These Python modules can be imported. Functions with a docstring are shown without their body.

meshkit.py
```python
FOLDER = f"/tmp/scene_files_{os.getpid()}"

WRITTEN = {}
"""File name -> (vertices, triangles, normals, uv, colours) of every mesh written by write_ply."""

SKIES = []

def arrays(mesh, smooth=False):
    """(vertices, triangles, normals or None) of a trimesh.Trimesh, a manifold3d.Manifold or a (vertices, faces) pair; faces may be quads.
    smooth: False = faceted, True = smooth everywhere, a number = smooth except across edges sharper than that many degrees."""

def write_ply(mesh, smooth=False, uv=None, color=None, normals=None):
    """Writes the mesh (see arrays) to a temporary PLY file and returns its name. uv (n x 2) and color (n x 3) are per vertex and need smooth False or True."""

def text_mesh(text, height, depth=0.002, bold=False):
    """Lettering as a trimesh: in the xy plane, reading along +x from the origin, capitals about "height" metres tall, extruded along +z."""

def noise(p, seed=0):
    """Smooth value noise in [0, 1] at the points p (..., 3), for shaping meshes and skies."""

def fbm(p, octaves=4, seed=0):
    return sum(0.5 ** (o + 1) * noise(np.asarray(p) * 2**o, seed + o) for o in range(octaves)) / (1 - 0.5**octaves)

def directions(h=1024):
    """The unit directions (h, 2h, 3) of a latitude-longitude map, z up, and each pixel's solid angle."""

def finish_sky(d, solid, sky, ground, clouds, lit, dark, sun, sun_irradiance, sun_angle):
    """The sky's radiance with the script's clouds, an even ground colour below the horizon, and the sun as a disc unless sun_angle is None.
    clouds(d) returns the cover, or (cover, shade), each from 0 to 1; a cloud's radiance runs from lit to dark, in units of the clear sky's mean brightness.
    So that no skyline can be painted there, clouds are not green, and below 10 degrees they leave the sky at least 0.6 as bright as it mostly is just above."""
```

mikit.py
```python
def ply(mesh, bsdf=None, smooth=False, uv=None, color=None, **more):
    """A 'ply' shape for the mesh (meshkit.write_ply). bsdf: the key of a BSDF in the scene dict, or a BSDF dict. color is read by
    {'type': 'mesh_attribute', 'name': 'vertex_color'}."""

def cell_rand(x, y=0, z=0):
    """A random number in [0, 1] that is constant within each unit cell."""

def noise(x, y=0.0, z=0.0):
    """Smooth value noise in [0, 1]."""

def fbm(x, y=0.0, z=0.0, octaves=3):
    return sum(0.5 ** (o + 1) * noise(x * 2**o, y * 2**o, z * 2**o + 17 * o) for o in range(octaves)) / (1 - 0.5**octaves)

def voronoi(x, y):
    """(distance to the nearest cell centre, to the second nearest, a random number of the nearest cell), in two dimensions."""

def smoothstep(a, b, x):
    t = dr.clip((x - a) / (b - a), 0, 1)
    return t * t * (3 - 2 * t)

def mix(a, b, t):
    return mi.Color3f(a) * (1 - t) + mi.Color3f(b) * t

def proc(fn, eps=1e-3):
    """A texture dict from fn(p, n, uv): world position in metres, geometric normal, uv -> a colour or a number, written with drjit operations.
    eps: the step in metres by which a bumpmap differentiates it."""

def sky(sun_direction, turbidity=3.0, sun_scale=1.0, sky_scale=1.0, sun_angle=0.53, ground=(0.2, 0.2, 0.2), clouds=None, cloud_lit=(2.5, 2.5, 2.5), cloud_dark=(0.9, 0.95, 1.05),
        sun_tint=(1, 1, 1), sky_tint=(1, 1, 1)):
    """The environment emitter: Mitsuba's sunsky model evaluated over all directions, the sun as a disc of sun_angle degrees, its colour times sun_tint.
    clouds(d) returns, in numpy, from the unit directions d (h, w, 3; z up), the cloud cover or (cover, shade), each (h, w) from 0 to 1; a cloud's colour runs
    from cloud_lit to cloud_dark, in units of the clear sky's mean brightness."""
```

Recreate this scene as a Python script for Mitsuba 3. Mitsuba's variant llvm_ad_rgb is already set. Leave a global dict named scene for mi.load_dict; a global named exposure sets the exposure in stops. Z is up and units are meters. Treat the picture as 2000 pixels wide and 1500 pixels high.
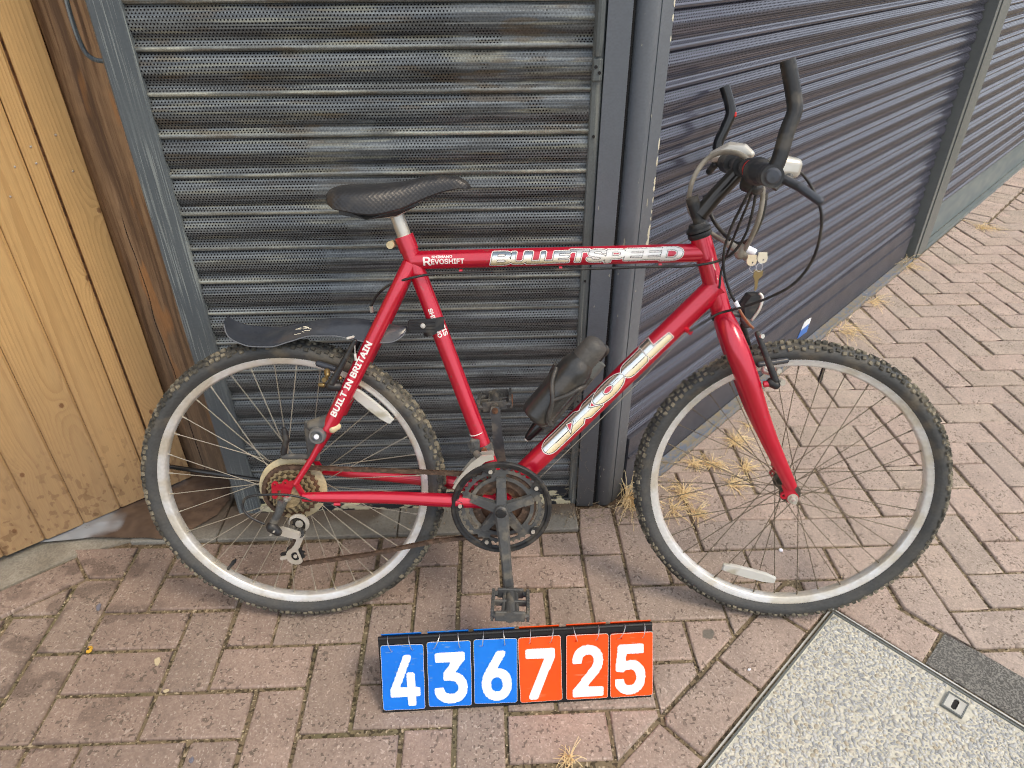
import math, numpy as np, trimesh, mitsuba as mi, drjit as dr, mikit, meshkit
from shapely.geometry import Polygon, Point, LineString, MultiPolygon, box as sbox
from shapely.ops import unary_union
from shapely import affinity
T = mi.ScalarTransform4f
rng = np.random.default_rng(7)
scene, labels = {'type': 'scene'}, {}
# ------------------------------------------------------------------ camera, sky, exposure
F, W, H = 1341.1, 2000, 1500
CAM = np.array([0, 0, 1.2932])
RIGHT = np.array([0.99928399, -0.03763559, -0.0038819])
DOWN = np.array([-0.02385173, -0.54698989, -0.83679935])
FWD = np.array([0.02937008, 0.83629278, -0.54749592])
M = np.eye(4); M[:3, 0] = -RIGHT; M[:3, 1] = -DOWN; M[:3, 2] = FWD; M[:3, 3] = CAM
scene['camera'] = {'type': 'perspective', 'fov': 2 * math.degrees(math.atan(W / 2 / F)), 'fov_axis': 'x', 'near_clip': 0.05, 'far_clip': 300.0, 'to_world': T(M)}
scene['sky'] = mikit.sky((0.62, -0.42, 0.95), turbidity=4, sun_scale=0.26, sun_angle=22, clouds=lambda d: (np.full(d.shape[:2], 0.93), 0.35 + 0.3 * meshkit.fbm(d * 3.0, 3, 5)), cloud_lit=(2.3, 2.42, 2.6), cloud_dark=(1.15, 1.22, 1.34))
exposure = 2.6


def project(P):
    c = np.asarray(P, float) - CAM
    z = c @ FWD
    return F * (c @ RIGHT) / z + 1000, F * (c @ DOWN) / z + 750, z


# ------------------------------------------------------------------ helpers
def lin(r, g, b):
    c = np.array([r, g, b]) / 255.0
    return [float(x) for x in np.where(c <= 0.04045, c / 12.92, ((c + 0.055) / 1.055) ** 2.4)]


COUNT = {}


def numbered(name):
    k = COUNT.get(name, -1) + 1
    COUNT[name] = k
    return name if k == 0 else f'{name}_{k:03d}'


def add(name, mesh, bsdf, parent=None, smooth=35, label=None, cat=None, group=None, kind=None, **kw):
    key = numbered(f'{parent}__{name}' if parent else name)
    scene[key] = mikit.ply(mesh, bsdf, smooth=smooth, **kw)
    d = {k: v for k, v in (('label', label), ('category', cat), ('group', group), ('kind', kind)) if v}
    if d:
        labels[key] = d
    return key


def thing(name, label, cat, group=None):
    key = numbered(name)
    labels[key] = {'label': label, 'category': cat}
    if group:
        labels[key]['group'] = group
    return key


def cat(ms):
    return trimesh.util.concatenate(list(ms))


def box(x0, x1, y0, y1, z0, z1, bev=0.0):
    x0, x1 = sorted((x0, x1)); y0, y1 = sorted((y0, y1)); z0, z1 = sorted((z0, z1))
    if bev <= 0:
        m = trimesh.creation.box((x1 - x0, y1 - y0, z1 - z0))
        m.apply_translation(((x0 + x1) / 2, (y0 + y1) / 2, (z0 + z1) / 2))
        return m
    p = []
    for sx in (0, 1):
        for sy in (0, 1):
            for sz in (0, 1):
                X, Y, Z = (x0, x1)[sx], (y0, y1)[sy], (z0, z1)[sz]
                dx, dy, dz = (bev, -bev)[sx], (bev, -bev)[sy], (bev, -bev)[sz]
                p += [(X, Y + dy, Z + dz), (X + dx, Y, Z + dz), (X + dx, Y + dy, Z)]
    return trimesh.convex.convex_hull(np.array(p))


def spline(pts, n=8):
    """Catmull-Rom through the points."""
    p = np.asarray(pts, float)
    q = np.vstack([2 * p[0] - p[1], p, 2 * p[-1] - p[-2]])
    out = []
    for i in range(1, len(q) - 2):
        for t in np.linspace(0, 1, n, endpoint=False):
            a, b, c, d = q[i - 1], q[i], q[i + 1], q[i + 2]
            out.append(0.5 * (2 * b + (c - a) * t + (2 * a - 5 * b + 4 * c - d) * t * t + (3 * b - a - 3 * c + d) * t ** 3))
    out.append(p[-1])
    return np.array(out)


def tube(pts, r, n=12, closed=False, caps=True, squash=None):
    """Swept circle along a polyline; r a number or one per point; squash=(axis, factor) flattens along a world axis."""
    p = np.asarray(pts, float)
    m = len(p)
    r = np.broadcast_to(r, (m,)).astype(float)
    t = np.gradient(p, axis=0) if not closed else np.roll(p, -1, 0) - np.roll(p, 1, 0)
    t /= np.linalg.norm(t, axis=1, keepdims=True) + 1e-12
    a = np.cross(t[0], [0, 0, 1.0] if abs(t[0][2]) < 0.9 else [1.0, 0, 0])
    fr = []
    for i in range(m):
        a = a - t[i] * (a @ t[i])
        a /= np.linalg.norm(a) + 1e-12
        fr.append((a, np.cross(t[i], a)))
    ang = np.arange(n) * 2 * np.pi / n
    v = np.array([p[i] + r[i] * (np.cos(ang)[:, None] * fr[i][0] + np.sin(ang)[:, None] * fr[i][1]) for i in range(m)])
    if squash is not None:
        ax, k = np.asarray(squash[0], float), squash[1]
        off = v - p[:, None]
        v = v - (1 - k) * (off @ ax)[..., None] * ax
    v = v.reshape(-1, 3)
    f = []
    for i in range(m if closed else m - 1):
        j = (i + 1) % m
        for k in range(n):
            k2 = (k + 1) % n
            f += [(i * n + k, i * n + k2, j * n + k2), (i * n + k, j * n + k2, j * n + k)]
    if caps and not closed:
        v = np.vstack([v, p[0], p[-1]])
        for k in range(n):
            k2 = (k + 1) % n
            f += [(m * n, k2, k), (m * n + 1, (m - 1) * n + k, (m - 1) * n + k2)]
    return trimesh.Trimesh(v, f, process=False)


def lathe(profile, n=48, closed=False):
    """profile: (r, h) pairs revolved about z."""
    pr = np.asarray(profile, float)
    m = len(pr)
    ang = np.arange(n) * 2 * np.pi / n
    v = np.stack([pr[:, None, 0] * np.cos(ang), pr[:, None, 0] * np.sin(ang), np.broadcast_to(pr[:, None, 1], (m, n))], -1).reshape(-1, 3)
    f = []
    for i in range(m if closed else m - 1):
        j = (i + 1) % m
        for k in range(n):
            k2 = (k + 1) % n
            f += [(i * n + k, i * n + k2, j * n + k2), (i * n + k, j * n + k2, j * n + k)]
    return trimesh.Trimesh(v, f, process=False)


def along(mesh, p0, d):
    """Puts a mesh built about +z at p0 with its z axis along d."""
    d = np.asarray(d, float); d = d / np.linalg.norm(d)
    a = np.cross(d, [0, 0, 1.0] if abs(d[2]) < 0.9 else [1.0, 0, 0]); a /= np.linalg.norm(a)
    m = mesh.copy()
    m.vertices = np.asarray(p0) + m.vertices @ np.array([a, np.cross(d, a), d])
    return m


hull_s = lambda ps: trimesh.convex.convex_hull(np.vstack([trimesh.creation.icosphere(subdivisions=2, radius=r).vertices + np.asarray(p) for p, r in ps]))


def extr(poly, h):
    polys = poly.geoms if hasattr(poly, 'geoms') else [poly]
    return cat(trimesh.creation.extrude_polygon(g, h, engine='earcut') for g in polys if g.area > 1e-9)


def text_poly(text, height, bold=False):
    m = meshkit.text_mesh(text, height, 0.001, bold)
    top = m.triangles[(m.face_normals[:, 2] > 0.9)][:, :, :2]
    return unary_union([Polygon(t).buffer(1e-6) for t in top if Polygon(t).area > 1e-12])


def fit(poly, w, h):
    x0, y0, x1, y1 = poly.bounds
    return affinity.translate(affinity.scale(affinity.translate(poly, -x0, -y0), w / (x1 - x0), h / (y1 - y0), origin=(0, 0)), 0, 0)


# ------------------------------------------------------------------ materials
mixc, sm, noise, fbm, P = mikit.mix, mikit.smoothstep, mikit.noise, mikit.fbm, mikit.proc


def mat(name, base, rough=0.5, metal=0.0, bump=None, bscale=1.0, **kw):
    d = {'type': 'principled', 'base_color': P(base) if callable(base) else {'type': 'rgb', 'value': base}, 'roughness': P(rough) if callable(rough) else rough, 'metallic': metal, **kw}
    if bump is not None:
        d = {'type': 'bumpmap', 'arbitrary': P(bump, 6e-4), 'scale': bscale, 'bsdf': d}
    scene[name] = {'type': 'twosided', 'bsdf': d}
    return name


def c(*v):
    return mi.Color3f(*v)


def paver_colour(tint):
    def fn(p, n, uv):
        k = uv.x
        tone = mixc(lin(170, 156, 146), lin(178, 160, 149), k)
        tone = mixc(tone, lin(168, 156, 142), sm(0.5, 1.0, uv.y) * 0.5)
        left_shade = sm(1.3, -0.3, p.x + 0.5 * (fbm(p.x * 3, p.y * 3, 8) - 0.5))
        tone = mixc(tone, mixc(lin(142, 126, 116), lin(152, 132, 121), k), left_shade * 0.8)  # soft shade over the left side, put into the paver colour
        big = fbm(p.x * 14 + uv.y * 50, p.y * 14, 0, octaves=3)
        tone = tone * (0.86 + 0.28 * big)
        g1 = noise(p.x * 380, p.y * 380, 3)
        g2 = noise(p.x * 170, p.y * 170, 9)
        tone = tone * (0.78 + 0.30 * g1 + 0.14 * g2)
        pit = sm(0.70, 0.80, noise(p.x * 240, p.y * 240, 21)) * sm(0.35, 0.6, fbm(p.x * 40, p.y * 40, 5, octaves=2))
        tone = mixc(tone, lin(84, 76, 66), pit * 0.62)
        pale = sm(0.80, 0.88, noise(p.x * 300, p.y * 300, 33))
        tone = mixc(tone, lin(205, 190, 178), pale * 0.5)
        # oil and damp stains on the stones beside the fence
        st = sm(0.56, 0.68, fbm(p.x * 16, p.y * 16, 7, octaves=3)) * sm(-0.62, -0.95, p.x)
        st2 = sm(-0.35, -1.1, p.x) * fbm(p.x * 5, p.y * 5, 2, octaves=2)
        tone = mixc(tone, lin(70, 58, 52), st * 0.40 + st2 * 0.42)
        spot = sm(0.020, 0.015, dr.sqrt(dr.square(p.x - 0.464) + dr.square((p.y - 0.950) * 1.1)) + 0.006 * noise(p.x * 120, p.y * 120))
        tone = mixc(tone, lin(112, 108, 100), spot * 0.9)
        return tone * mi.Color3f(tint)
    return fn


def grit(p, n, uv):
    return fbm(p.x * 210, p.y * 210, 0, octaves=3) + 0.5 * noise(p.x * 60, p.y * 60, 4)


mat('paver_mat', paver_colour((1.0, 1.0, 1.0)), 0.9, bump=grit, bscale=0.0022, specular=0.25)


def sand_colour(p, n, uv):
    b = mixc(lin(112, 100, 82), lin(140, 126, 102), fbm(p.x * 60, p.y * 60, 0))
    g = sm(0.45, 0.7, fbm(p.x * 9, p.y * 9, 3)) * sm(0.5, -0.3, p.x)
    b = mixc(b, lin(102, 102, 74), g * 0.5)
    b = mixc(b, lin(190, 175, 150), sm(0.76, 0.84, noise(p.x * 230, p.y * 230, 8)) * 0.8)
    b = mixc(b, lin(45, 40, 34), sm(0.62, 0.74, noise(p.x * 190, p.y * 190, 12)) * 0.7)
    mud = sm(1.26, 1.36, p.y + 0.06 * fbm(p.x * 25, p.y * 25)) * sm(0.7, 0.3, p.x)
    b = mixc(b, lin(88, 70, 56), mud * 0.7)
    return b


mat('sand_mat', sand_colour, 0.95, bump=lambda p, n, uv: noise(p.x * 230, p.y * 230, 8) + 0.5 * noise(p.x * 110, p.y * 110), bscale=0.004, specular=0.2)


def conc_colour(a, b):
    def fn(p, n, uv):
        t = mixc(lin(*a), lin(*b), fbm(p.x * 18, p.y * 18, p.z * 18))
        t = t * (0.8 + 0.4 * noise(p.x * 300, p.y * 300, p.z * 300))
        dirt = sm(0.42, 0.62, fbm(p.x * 11, p.y * 11, 4)) * sm(1.28, 1.35, p.y)
        return mixc(t, lin(82, 66, 52), dirt * 0.75)
    return fn


mat('concrete_mat', conc_colour((120, 114, 102), (150, 145, 134)), 0.9, bump=grit, bscale=0.0016)
mat('sill_mat', conc_colour((116, 112, 104), (142, 140, 132)), 0.9, bump=grit, bscale=0.0012)
mat('tarmac_mat', lambda p, n, uv: mixc(lin(92, 91, 88), lin(136, 134, 129), sm(0.3, 0.8, noise(p.x * 420, p.y * 420))) * (0.9 + 0.2 * fbm(p.x * 40, p.y * 40)), 0.95, bump=lambda p, n, uv: fbm(p.x * 300, p.y * 300), bscale=0.005)
mat('mortar_mat', lambda p, n, uv: mixc(lin(190, 187, 172), lin(212, 209, 196), fbm(p.x * 50, p.y * 50)) * (0.82 + 0.3 * noise(p.x * 260, p.y * 260)), 0.9, bump=lambda p, n, uv: fbm(p.x * 130, p.y * 130), bscale=0.004)
mat('pebble_mat', lambda p, n, uv: mixc(mixc(lin(146, 149, 151), lin(190, 190, 186), uv.x), lin(170, 160, 140), sm(0.8, 1.0, uv.y)) * (0.85 + 0.3 * noise(p.x * 300, p.y * 300)), 0.6)


# -- shutters: uv = metres along the slat, arc length up the slat (bead first)
def hole_mask(uv, pu, pv, r, v0, v1):
    v = uv.y / pv
    row = dr.floor(v)
    odd = row - 2 * dr.floor(row / 2)
    u = uv.x / pu + 0.5 * odd
    du = (u - dr.floor(u) - 0.5) * pu
    dv = (v - row - 0.5) * pv
    d = dr.sqrt(du * du + dv * dv)
    return sm(r * 1.15, r * 0.85, d) * sm(v0 - 0.0002, v0 + 0.0002, uv.y) * sm(v1 + 0.0002, v1 - 0.0002, uv.y)


V0, V1 = 0.0180, 0.089


def old_holes(p, n, uv):
    blocked = sm(0.46, 0.60, noise(p.x * 7.5 + 3.1, dr.floor(p.z / 0.5) * 3.7, 2)) * sm(0.25, 0.45, fbm(p.x * 22, p.z * 22, 1)) * 0.72
    return hole_mask(uv, 0.0063, 0.0056, 0.00165, V0, V1) * (1 - blocked)


def old_slat(p, n, uv):
    streak = fbm(p.x * 5, p.z * 420, 3, octaves=3)
    t = mixc(lin(78, 83, 87), lin(124, 130, 132), sm(0.25, 0.75, streak))
    bead = sm(0.0185, 0.0145, uv.y)
    worn = sm(0.40, 0.62, fbm(p.x * 7, p.z * 120 + 5, 9, octaves=3)) * sm(0.45, 1.05, p.z + 0.25 * noise(p.x * 5, p.z * 5))
    t = mixc(t, lin(182, 184, 170), bead * (0.22 + 0.70 * worn))
    t = mixc(t, lin(168, 166, 140), (1 - bead) * sm(0.55, 0.74, fbm(p.x * 9, p.z * 200, 14, octaves=3)) * sm(0.3, 0.9, p.z) * 0.34)
    grime = sm(0.46, 0.70, fbm(p.x * 10, p.z * 150, 31, octaves=3))
    t = mixc(t, lin(60, 58, 54), grime * 0.45)
    t = mixc(t, lin(100, 84, 58), sm(0.60, 0.74, fbm(p.x * 14, p.z * 90, 51)) * sm(0.75, 1.0, p.z) * 0.4)
    return t * (0.8 + 0.4 * noise(p.x * 420, p.z * 420))


def holed(name, colour, rough, holes, **kw):
    base = {'type': 'principled', 'base_color': P(colour) if callable(colour) else {'type': 'rgb', 'value': colour}, 'roughness': rough, **kw}
    scene[name] = {'type': 'twosided', 'bsdf': {'type': 'blendbsdf', 'weight': P(holes), 'a': base, 'b': {'type': 'diffuse', 'reflectance': {'type': 'rgb', 'value': [0.008, 0.008, 0.009]}}}}


holed('old_slat_mat', old_slat, 0.38, old_holes, specular=0.6, metallic=0.3)
holed('new_slat_mat', lambda p, n, uv: mixc(lin(62, 64, 78), lin(86, 88, 102), sm(0.3, 0.7, fbm(p.x * 3, p.z * 520, p.y * 3))) * (0.9 + 0.2 * noise(p.x * 200, p.y * 200, p.z * 200)), 0.17, lambda p, n, uv: hole_mask(uv, 0.0060, 0.0054, 0.0016, V0, V1), specular=1.0, metallic=0.25, clearcoat=1.0, clearcoat_gloss=0.95)


def brushed(a, b, wear, amount, freq=(420, 420, 7)):
    def fn(p, n, uv):
        t = mixc(lin(*a), lin(*b), fbm(p.x * 12, p.y * 12, p.z * 5))
        w = sm(0.5, 0.68, fbm(p.x * freq[0], p.y * freq[1], p.z * freq[2], octaves=3)) * sm(0.3, 0.6, fbm(p.x * 6, p.y * 6, p.z * 4 + 3))
        return mixc(t, lin(*wear), w * amount) * (0.92 + 0.16 * noise(p.x * 300, p.y * 300, p.z * 300))
    return fn


mat('frame_left_mat', brushed((76, 84, 90), (92, 100, 104), (148, 156, 154), 0.6, (420, 420, 7)), 0.45)
mat('guide_mat', brushed((78, 84, 86), (96, 102, 102), (158, 160, 150), 0.5), 0.5)


def post_colour(p, n, uv):
    t = mixc(lin(92, 98, 106), lin(108, 114, 121), fbm(p.x * 8, p.y * 8, p.z * 2))
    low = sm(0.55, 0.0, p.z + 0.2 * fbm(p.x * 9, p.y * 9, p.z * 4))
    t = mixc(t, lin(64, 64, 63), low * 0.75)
    t = mixc(t, lin(170, 168, 150), sm(0.79, 0.84, fbm(p.x * 150, p.y * 150, p.z * 40, octaves=3)) * 0.8)
    return t * (0.93 + 0.14 * noise(p.x * 350, p.y * 350, p.z * 350))


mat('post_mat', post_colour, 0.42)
mat('post_dark_mat', lambda p, n, uv: mixc(lin(44, 52, 62), lin(58, 64, 72), fbm(p.x * 9, p.y * 9, p.z * 3)), 0.5)
mat('grey_steel_mat', lambda p, n, uv: mixc(lin(94, 98, 97), lin(110, 114, 111), fbm(p.x * 10, p.y * 10, p.z * 3)) * (0.93 + 0.14 * noise(p.x * 300, p.y * 300, p.z * 300)), 0.45)
mat('chip_mat', lin(214, 208, 188), 0.7)
mat('rail_mat', lambda p, n, uv: mixc(lin(58, 60, 70), lin(80, 80, 86), fbm(p.x * 16, p.y * 16, p.z * 16)) * (0.85 + 0.3 * noise(p.x * 260, p.y * 260, p.z * 260)), 0.42)
mat('rail_dirt_mat', lambda p, n, uv: mixc(lin(104, 116, 136), lin(142, 130, 102), sm(0.3, 0.7, fbm(p.x * 60, p.y * 60, p.z * 90) * 0.6 + 0.4 * noise(p.x * 220, p.y * 220, p.z * 220))), 0.7)
mat('rail_far_mat', lambda p, n, uv: mixc(lin(92, 104, 110), lin(124, 130, 126), fbm(p.x * 8, p.y * 8, p.z * 20)), 0.6)
mat('flaky_mat', lambda p, n, uv: mixc(lin(40, 44, 50), lin(198, 194, 166), sm(0.44, 0.50, fbm(p.x * 26, p.z * 50, 3, octaves=4) + 0.16 * sm(0.045, 0.01, p.z) - 0.10)), 0.65)
mat('dark_mat', [0.012, 0.012, 0.013], 0.8)



# -- wood: uv = metres along the board, across the board (plus an offset per board)
def pine_colour(p, n, uv):
    b = dr.floor(uv.y / 0.7)
    v = uv.y - b * 0.7 - 0.13
    r1, r2 = mikit.cell_rand(b, 1, 2), mikit.cell_rand(b, 3, 4)
    kx = uv.x * 1.9
    cell = dr.floor(kx)
    ky = 0.012 + mikit.cell_rand(cell, b, 5) * 0.06
    dx = (kx - cell - 0.5) / 1.9
    haskn = sm(0.42, 0.46, mikit.cell_rand(cell, 8, b))
    kd = dr.sqrt(dr.square(dx) * 0.5 + dr.square(v - ky))
    pith = 0.02 + 0.05 * r1 + 0.012 * (noise(uv.x * 1.3 + b * 9, 2) - 0.5)
    depth = 0.012 + 0.055 * noise(uv.x * 0.75 + b * 5, 7, r2 * 9)
    bend = 0.02 * dr.exp(-kd * 45) * haskn
    rad = dr.sqrt(dr.square(v - pith) + dr.square(depth)) + bend + 0.0014 * fbm(uv.x * 6, uv.y * 90, 3)
    ring = rad / 0.0052
    saw = ring - dr.floor(ring)
    late = sm(0.35, 0.92, saw) * sm(1.0, 0.95, saw)
    t = mixc(lin(196, 160, 108), lin(162, 120, 72), late * (0.22 + 0.35 * noise(uv.x * 2, uv.y * 50)))
    t = t * (0.90 + 0.2 * fbm(uv.x * 2.2, uv.y * 22, 4))
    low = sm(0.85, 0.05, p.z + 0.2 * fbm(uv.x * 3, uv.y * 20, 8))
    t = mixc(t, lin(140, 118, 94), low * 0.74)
    kn = sm(0.0062, 0.0030, kd) * haskn
    t = mixc(t, lin(104, 68, 44), kn * 0.8)
    splash = sm(0.66, 0.73, noise(uv.x * 70, uv.y * 110, 6) * 0.75 + 0.25 * noise(uv.x * 160, uv.y * 200, 2)) * sm(0.32, 0.10, p.z) + 0.8 * sm(0.60, 0.72, fbm(uv.x * 22, uv.y * 30, 16, octaves=3)) * sm(0.16, 0.04, p.z)
    t = mixc(t, lin(98, 72, 50), splash * 0.42)
    return t * (0.94 + 0.12 * noise(uv.x * 60, uv.y * 900, 2))


def pine_bump(p, n, uv):
    return fbm(uv.x * 5, uv.y * 260, 2, octaves=2)


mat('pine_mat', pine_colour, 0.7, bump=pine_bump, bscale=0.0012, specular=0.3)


def timber_colour(p, n, uv):
    g = fbm(uv.x * 4, uv.y * 150 + 2 * fbm(uv.x * 3, uv.y * 12, 5), 4, octaves=4)
    t = mixc(lin(108, 80, 56), lin(166, 130, 94), sm(0.25, 0.75, g))
    t = mixc(t, lin(196, 132, 72), sm(0.64, 0.74, fbm(uv.x * 5, uv.y * 40, 11)) * 0.6)
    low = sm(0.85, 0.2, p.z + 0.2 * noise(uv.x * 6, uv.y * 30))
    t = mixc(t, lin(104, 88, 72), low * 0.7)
    crack = sm(0.0016, 0.0006, dr.abs(uv.y - 0.036 - 0.010 * fbm(uv.x * 3, 2, 1) - 0.006 * noise(uv.x * 14, 4))) * sm(0.25, 0.4, noise(uv.x * 2.2, 7))
    return mixc(t, lin(24, 15, 9), crack * 0.95) * (0.88 + 0.24 * noise(uv.x * 80, uv.y * 700))


mat('timber_mat', timber_colour, 0.75, bump=lambda p, n, uv: fbm(uv.x * 6, uv.y * 180, 2, octaves=3), bscale=0.003)

# -- bicycle
mat('red_mat', lambda p, n, uv: mixc(mixc(lin(186, 8, 42), lin(206, 16, 54), fbm(p.x * 6, p.y * 6, p.z * 6)), lin(150, 96, 88), sm(0.70, 0.80, fbm(p.x * 130, p.y * 130, p.z * 130)) * sm(0.5, 0.7, fbm(p.x * 14, p.y * 14, p.z * 14)) * 0.7), lambda p, n, uv: 0.13 + 0.14 * fbm(p.x * 18, p.y * 18, p.z * 18), metal=0.35, clearcoat=1.0, clearcoat_gloss=0.96, specular=1.0)


def rubber_colour(p, n, uv):
    t = mixc(lin(58, 60, 61), lin(78, 79, 78), fbm(p.x * 20, p.y * 20, p.z * 20))
    d = sm(0.44, 0.72, fbm(p.x * 26, p.y * 26, p.z * 26, octaves=3)) * (0.15 + 0.85 * sm(0.15, 0.65, p.z))
    return mixc(t, lin(130, 118, 96), d * 0.45) * (0.85 + 0.3 * noise(p.x * 260, p.y * 260, p.z * 260))


mat('tyre_mat', rubber_colour, 0.6, specular=0.45)


def knob_colour(p, n, uv):
    t = mixc(lin(60, 60, 57), lin(86, 84, 76), fbm(p.x * 30, p.y * 30, p.z * 30))
    d = sm(0.42, 0.66, fbm(p.x * 45, p.y * 45, p.z * 45, octaves=3))
    return mixc(t, lin(156, 148, 128), d * 0.6) * (0.8 + 0.4 * noise(p.x * 300, p.y * 300, p.z * 300))


mat('knob_mat', knob_colour, 0.85, specular=0.3)
mat('rim_mat', lambda p, n, uv: mixc(lin(226, 226, 224), lin(204, 194, 172), sm(0.4, 0.7, fbm(p.x * 22, p.y * 22, p.z * 22)) * 0.7) * (0.92 + 0.16 * noise(p.x * 200, p.y * 200, p.z * 200)), 0.36, metal=0.5)
mat('spoke_mat', lin(176, 168, 152), 0.4, metal=0.5)
mat('spoke_dull_mat', lin(118, 108, 92), 0.5, metal=0.6)
mat('alloy_mat', lambda p, n, uv: mixc(lin(222, 220, 214), lin(190, 184, 168), fbm(p.x * 40, p.y * 40, p.z * 40)), 0.3, metal=0.55)
mat('hub_mat', lambda p, n, uv: mixc(lin(96, 92, 84), lin(58, 54, 48), fbm(p.x * 60, p.y * 60, p.z * 60)), 0.5, metal=0.5)


def dusty(a, b, dust, amt, f=30):
    def fn(p, n, uv):
        t = mixc(lin(*a), lin(*b), fbm(p.x * f, p.y * f, p.z * f))
        return mixc(t, lin(*dust), sm(0.45, 0.72, fbm(p.x * f * 1.7 + 4, p.y * f * 1.7, p.z * f * 1.7)) * amt) * (0.9 + 0.2 * noise(p.x * 280, p.y * 280, p.z * 280))
    return fn


mat('black_mat', dusty((30, 31, 33), (42, 43, 45), (104, 98, 86), 0.3), 0.42)
mat('crank_mat', dusty((62, 64, 66), (88, 89, 88), (136, 128, 112), 0.45), 0.45)
mat('knob_grey_mat', dusty((104, 106, 108), (128, 130, 130), (150, 142, 128), 0.4), 0.4, metal=0.3)
mat('gloss_black_mat', lin(26, 27, 29), 0.12, clearcoat=0.6)
mat('chrome_black_mat', lin(70, 68, 66), 0.14, metal=0.75)
mat('rust_mat', dusty((112, 82, 62), (84, 62, 48), (150, 112, 84), 0.6, 60), 0.7, metal=0.25)
mat('chain_mat', dusty((96, 76, 62), (66, 54, 45), (128, 104, 86), 0.5, 90), 0.6, metal=0.3)
mat('sprocket_dark_mat', dusty((92, 80, 60), (64, 56, 44), (130, 112, 82), 0.5, 90), 0.5, metal=0.4)
mat('sprocket_mat', dusty((176, 158, 122), (136, 120, 90), (200, 184, 146), 0.6, 90), 0.5, metal=0.35)
mat('cream_plastic_mat', dusty((206, 194, 160), (190, 176, 138), (140, 122, 88), 0.4, 40), 0.5)
mat('bottle_mat', dusty((40, 41, 42), (56, 55, 53), (96, 88, 76), 0.35, 16), 0.24, clearcoat=0.6)
mat('bottle_cap_mat', dusty((70, 69, 67), (88, 86, 82), (104, 100, 94), 0.4), 0.5)
mat('cage_mat', dusty((54, 53, 52), (68, 66, 63), (100, 92, 82), 0.3), 0.42)


def saddle_bump(p, n, uv):
    a = (p.x * 0.999 - p.y * 0.05) / 0.0042
    b = (p.z * 0.965 + p.y * 0.26) / 0.0042
    return 0.5 + 0.25 * (dr.sin(a * 3.1416 + b * 3.1416) + dr.sin(a * 3.1416 - b * 3.1416))


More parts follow.
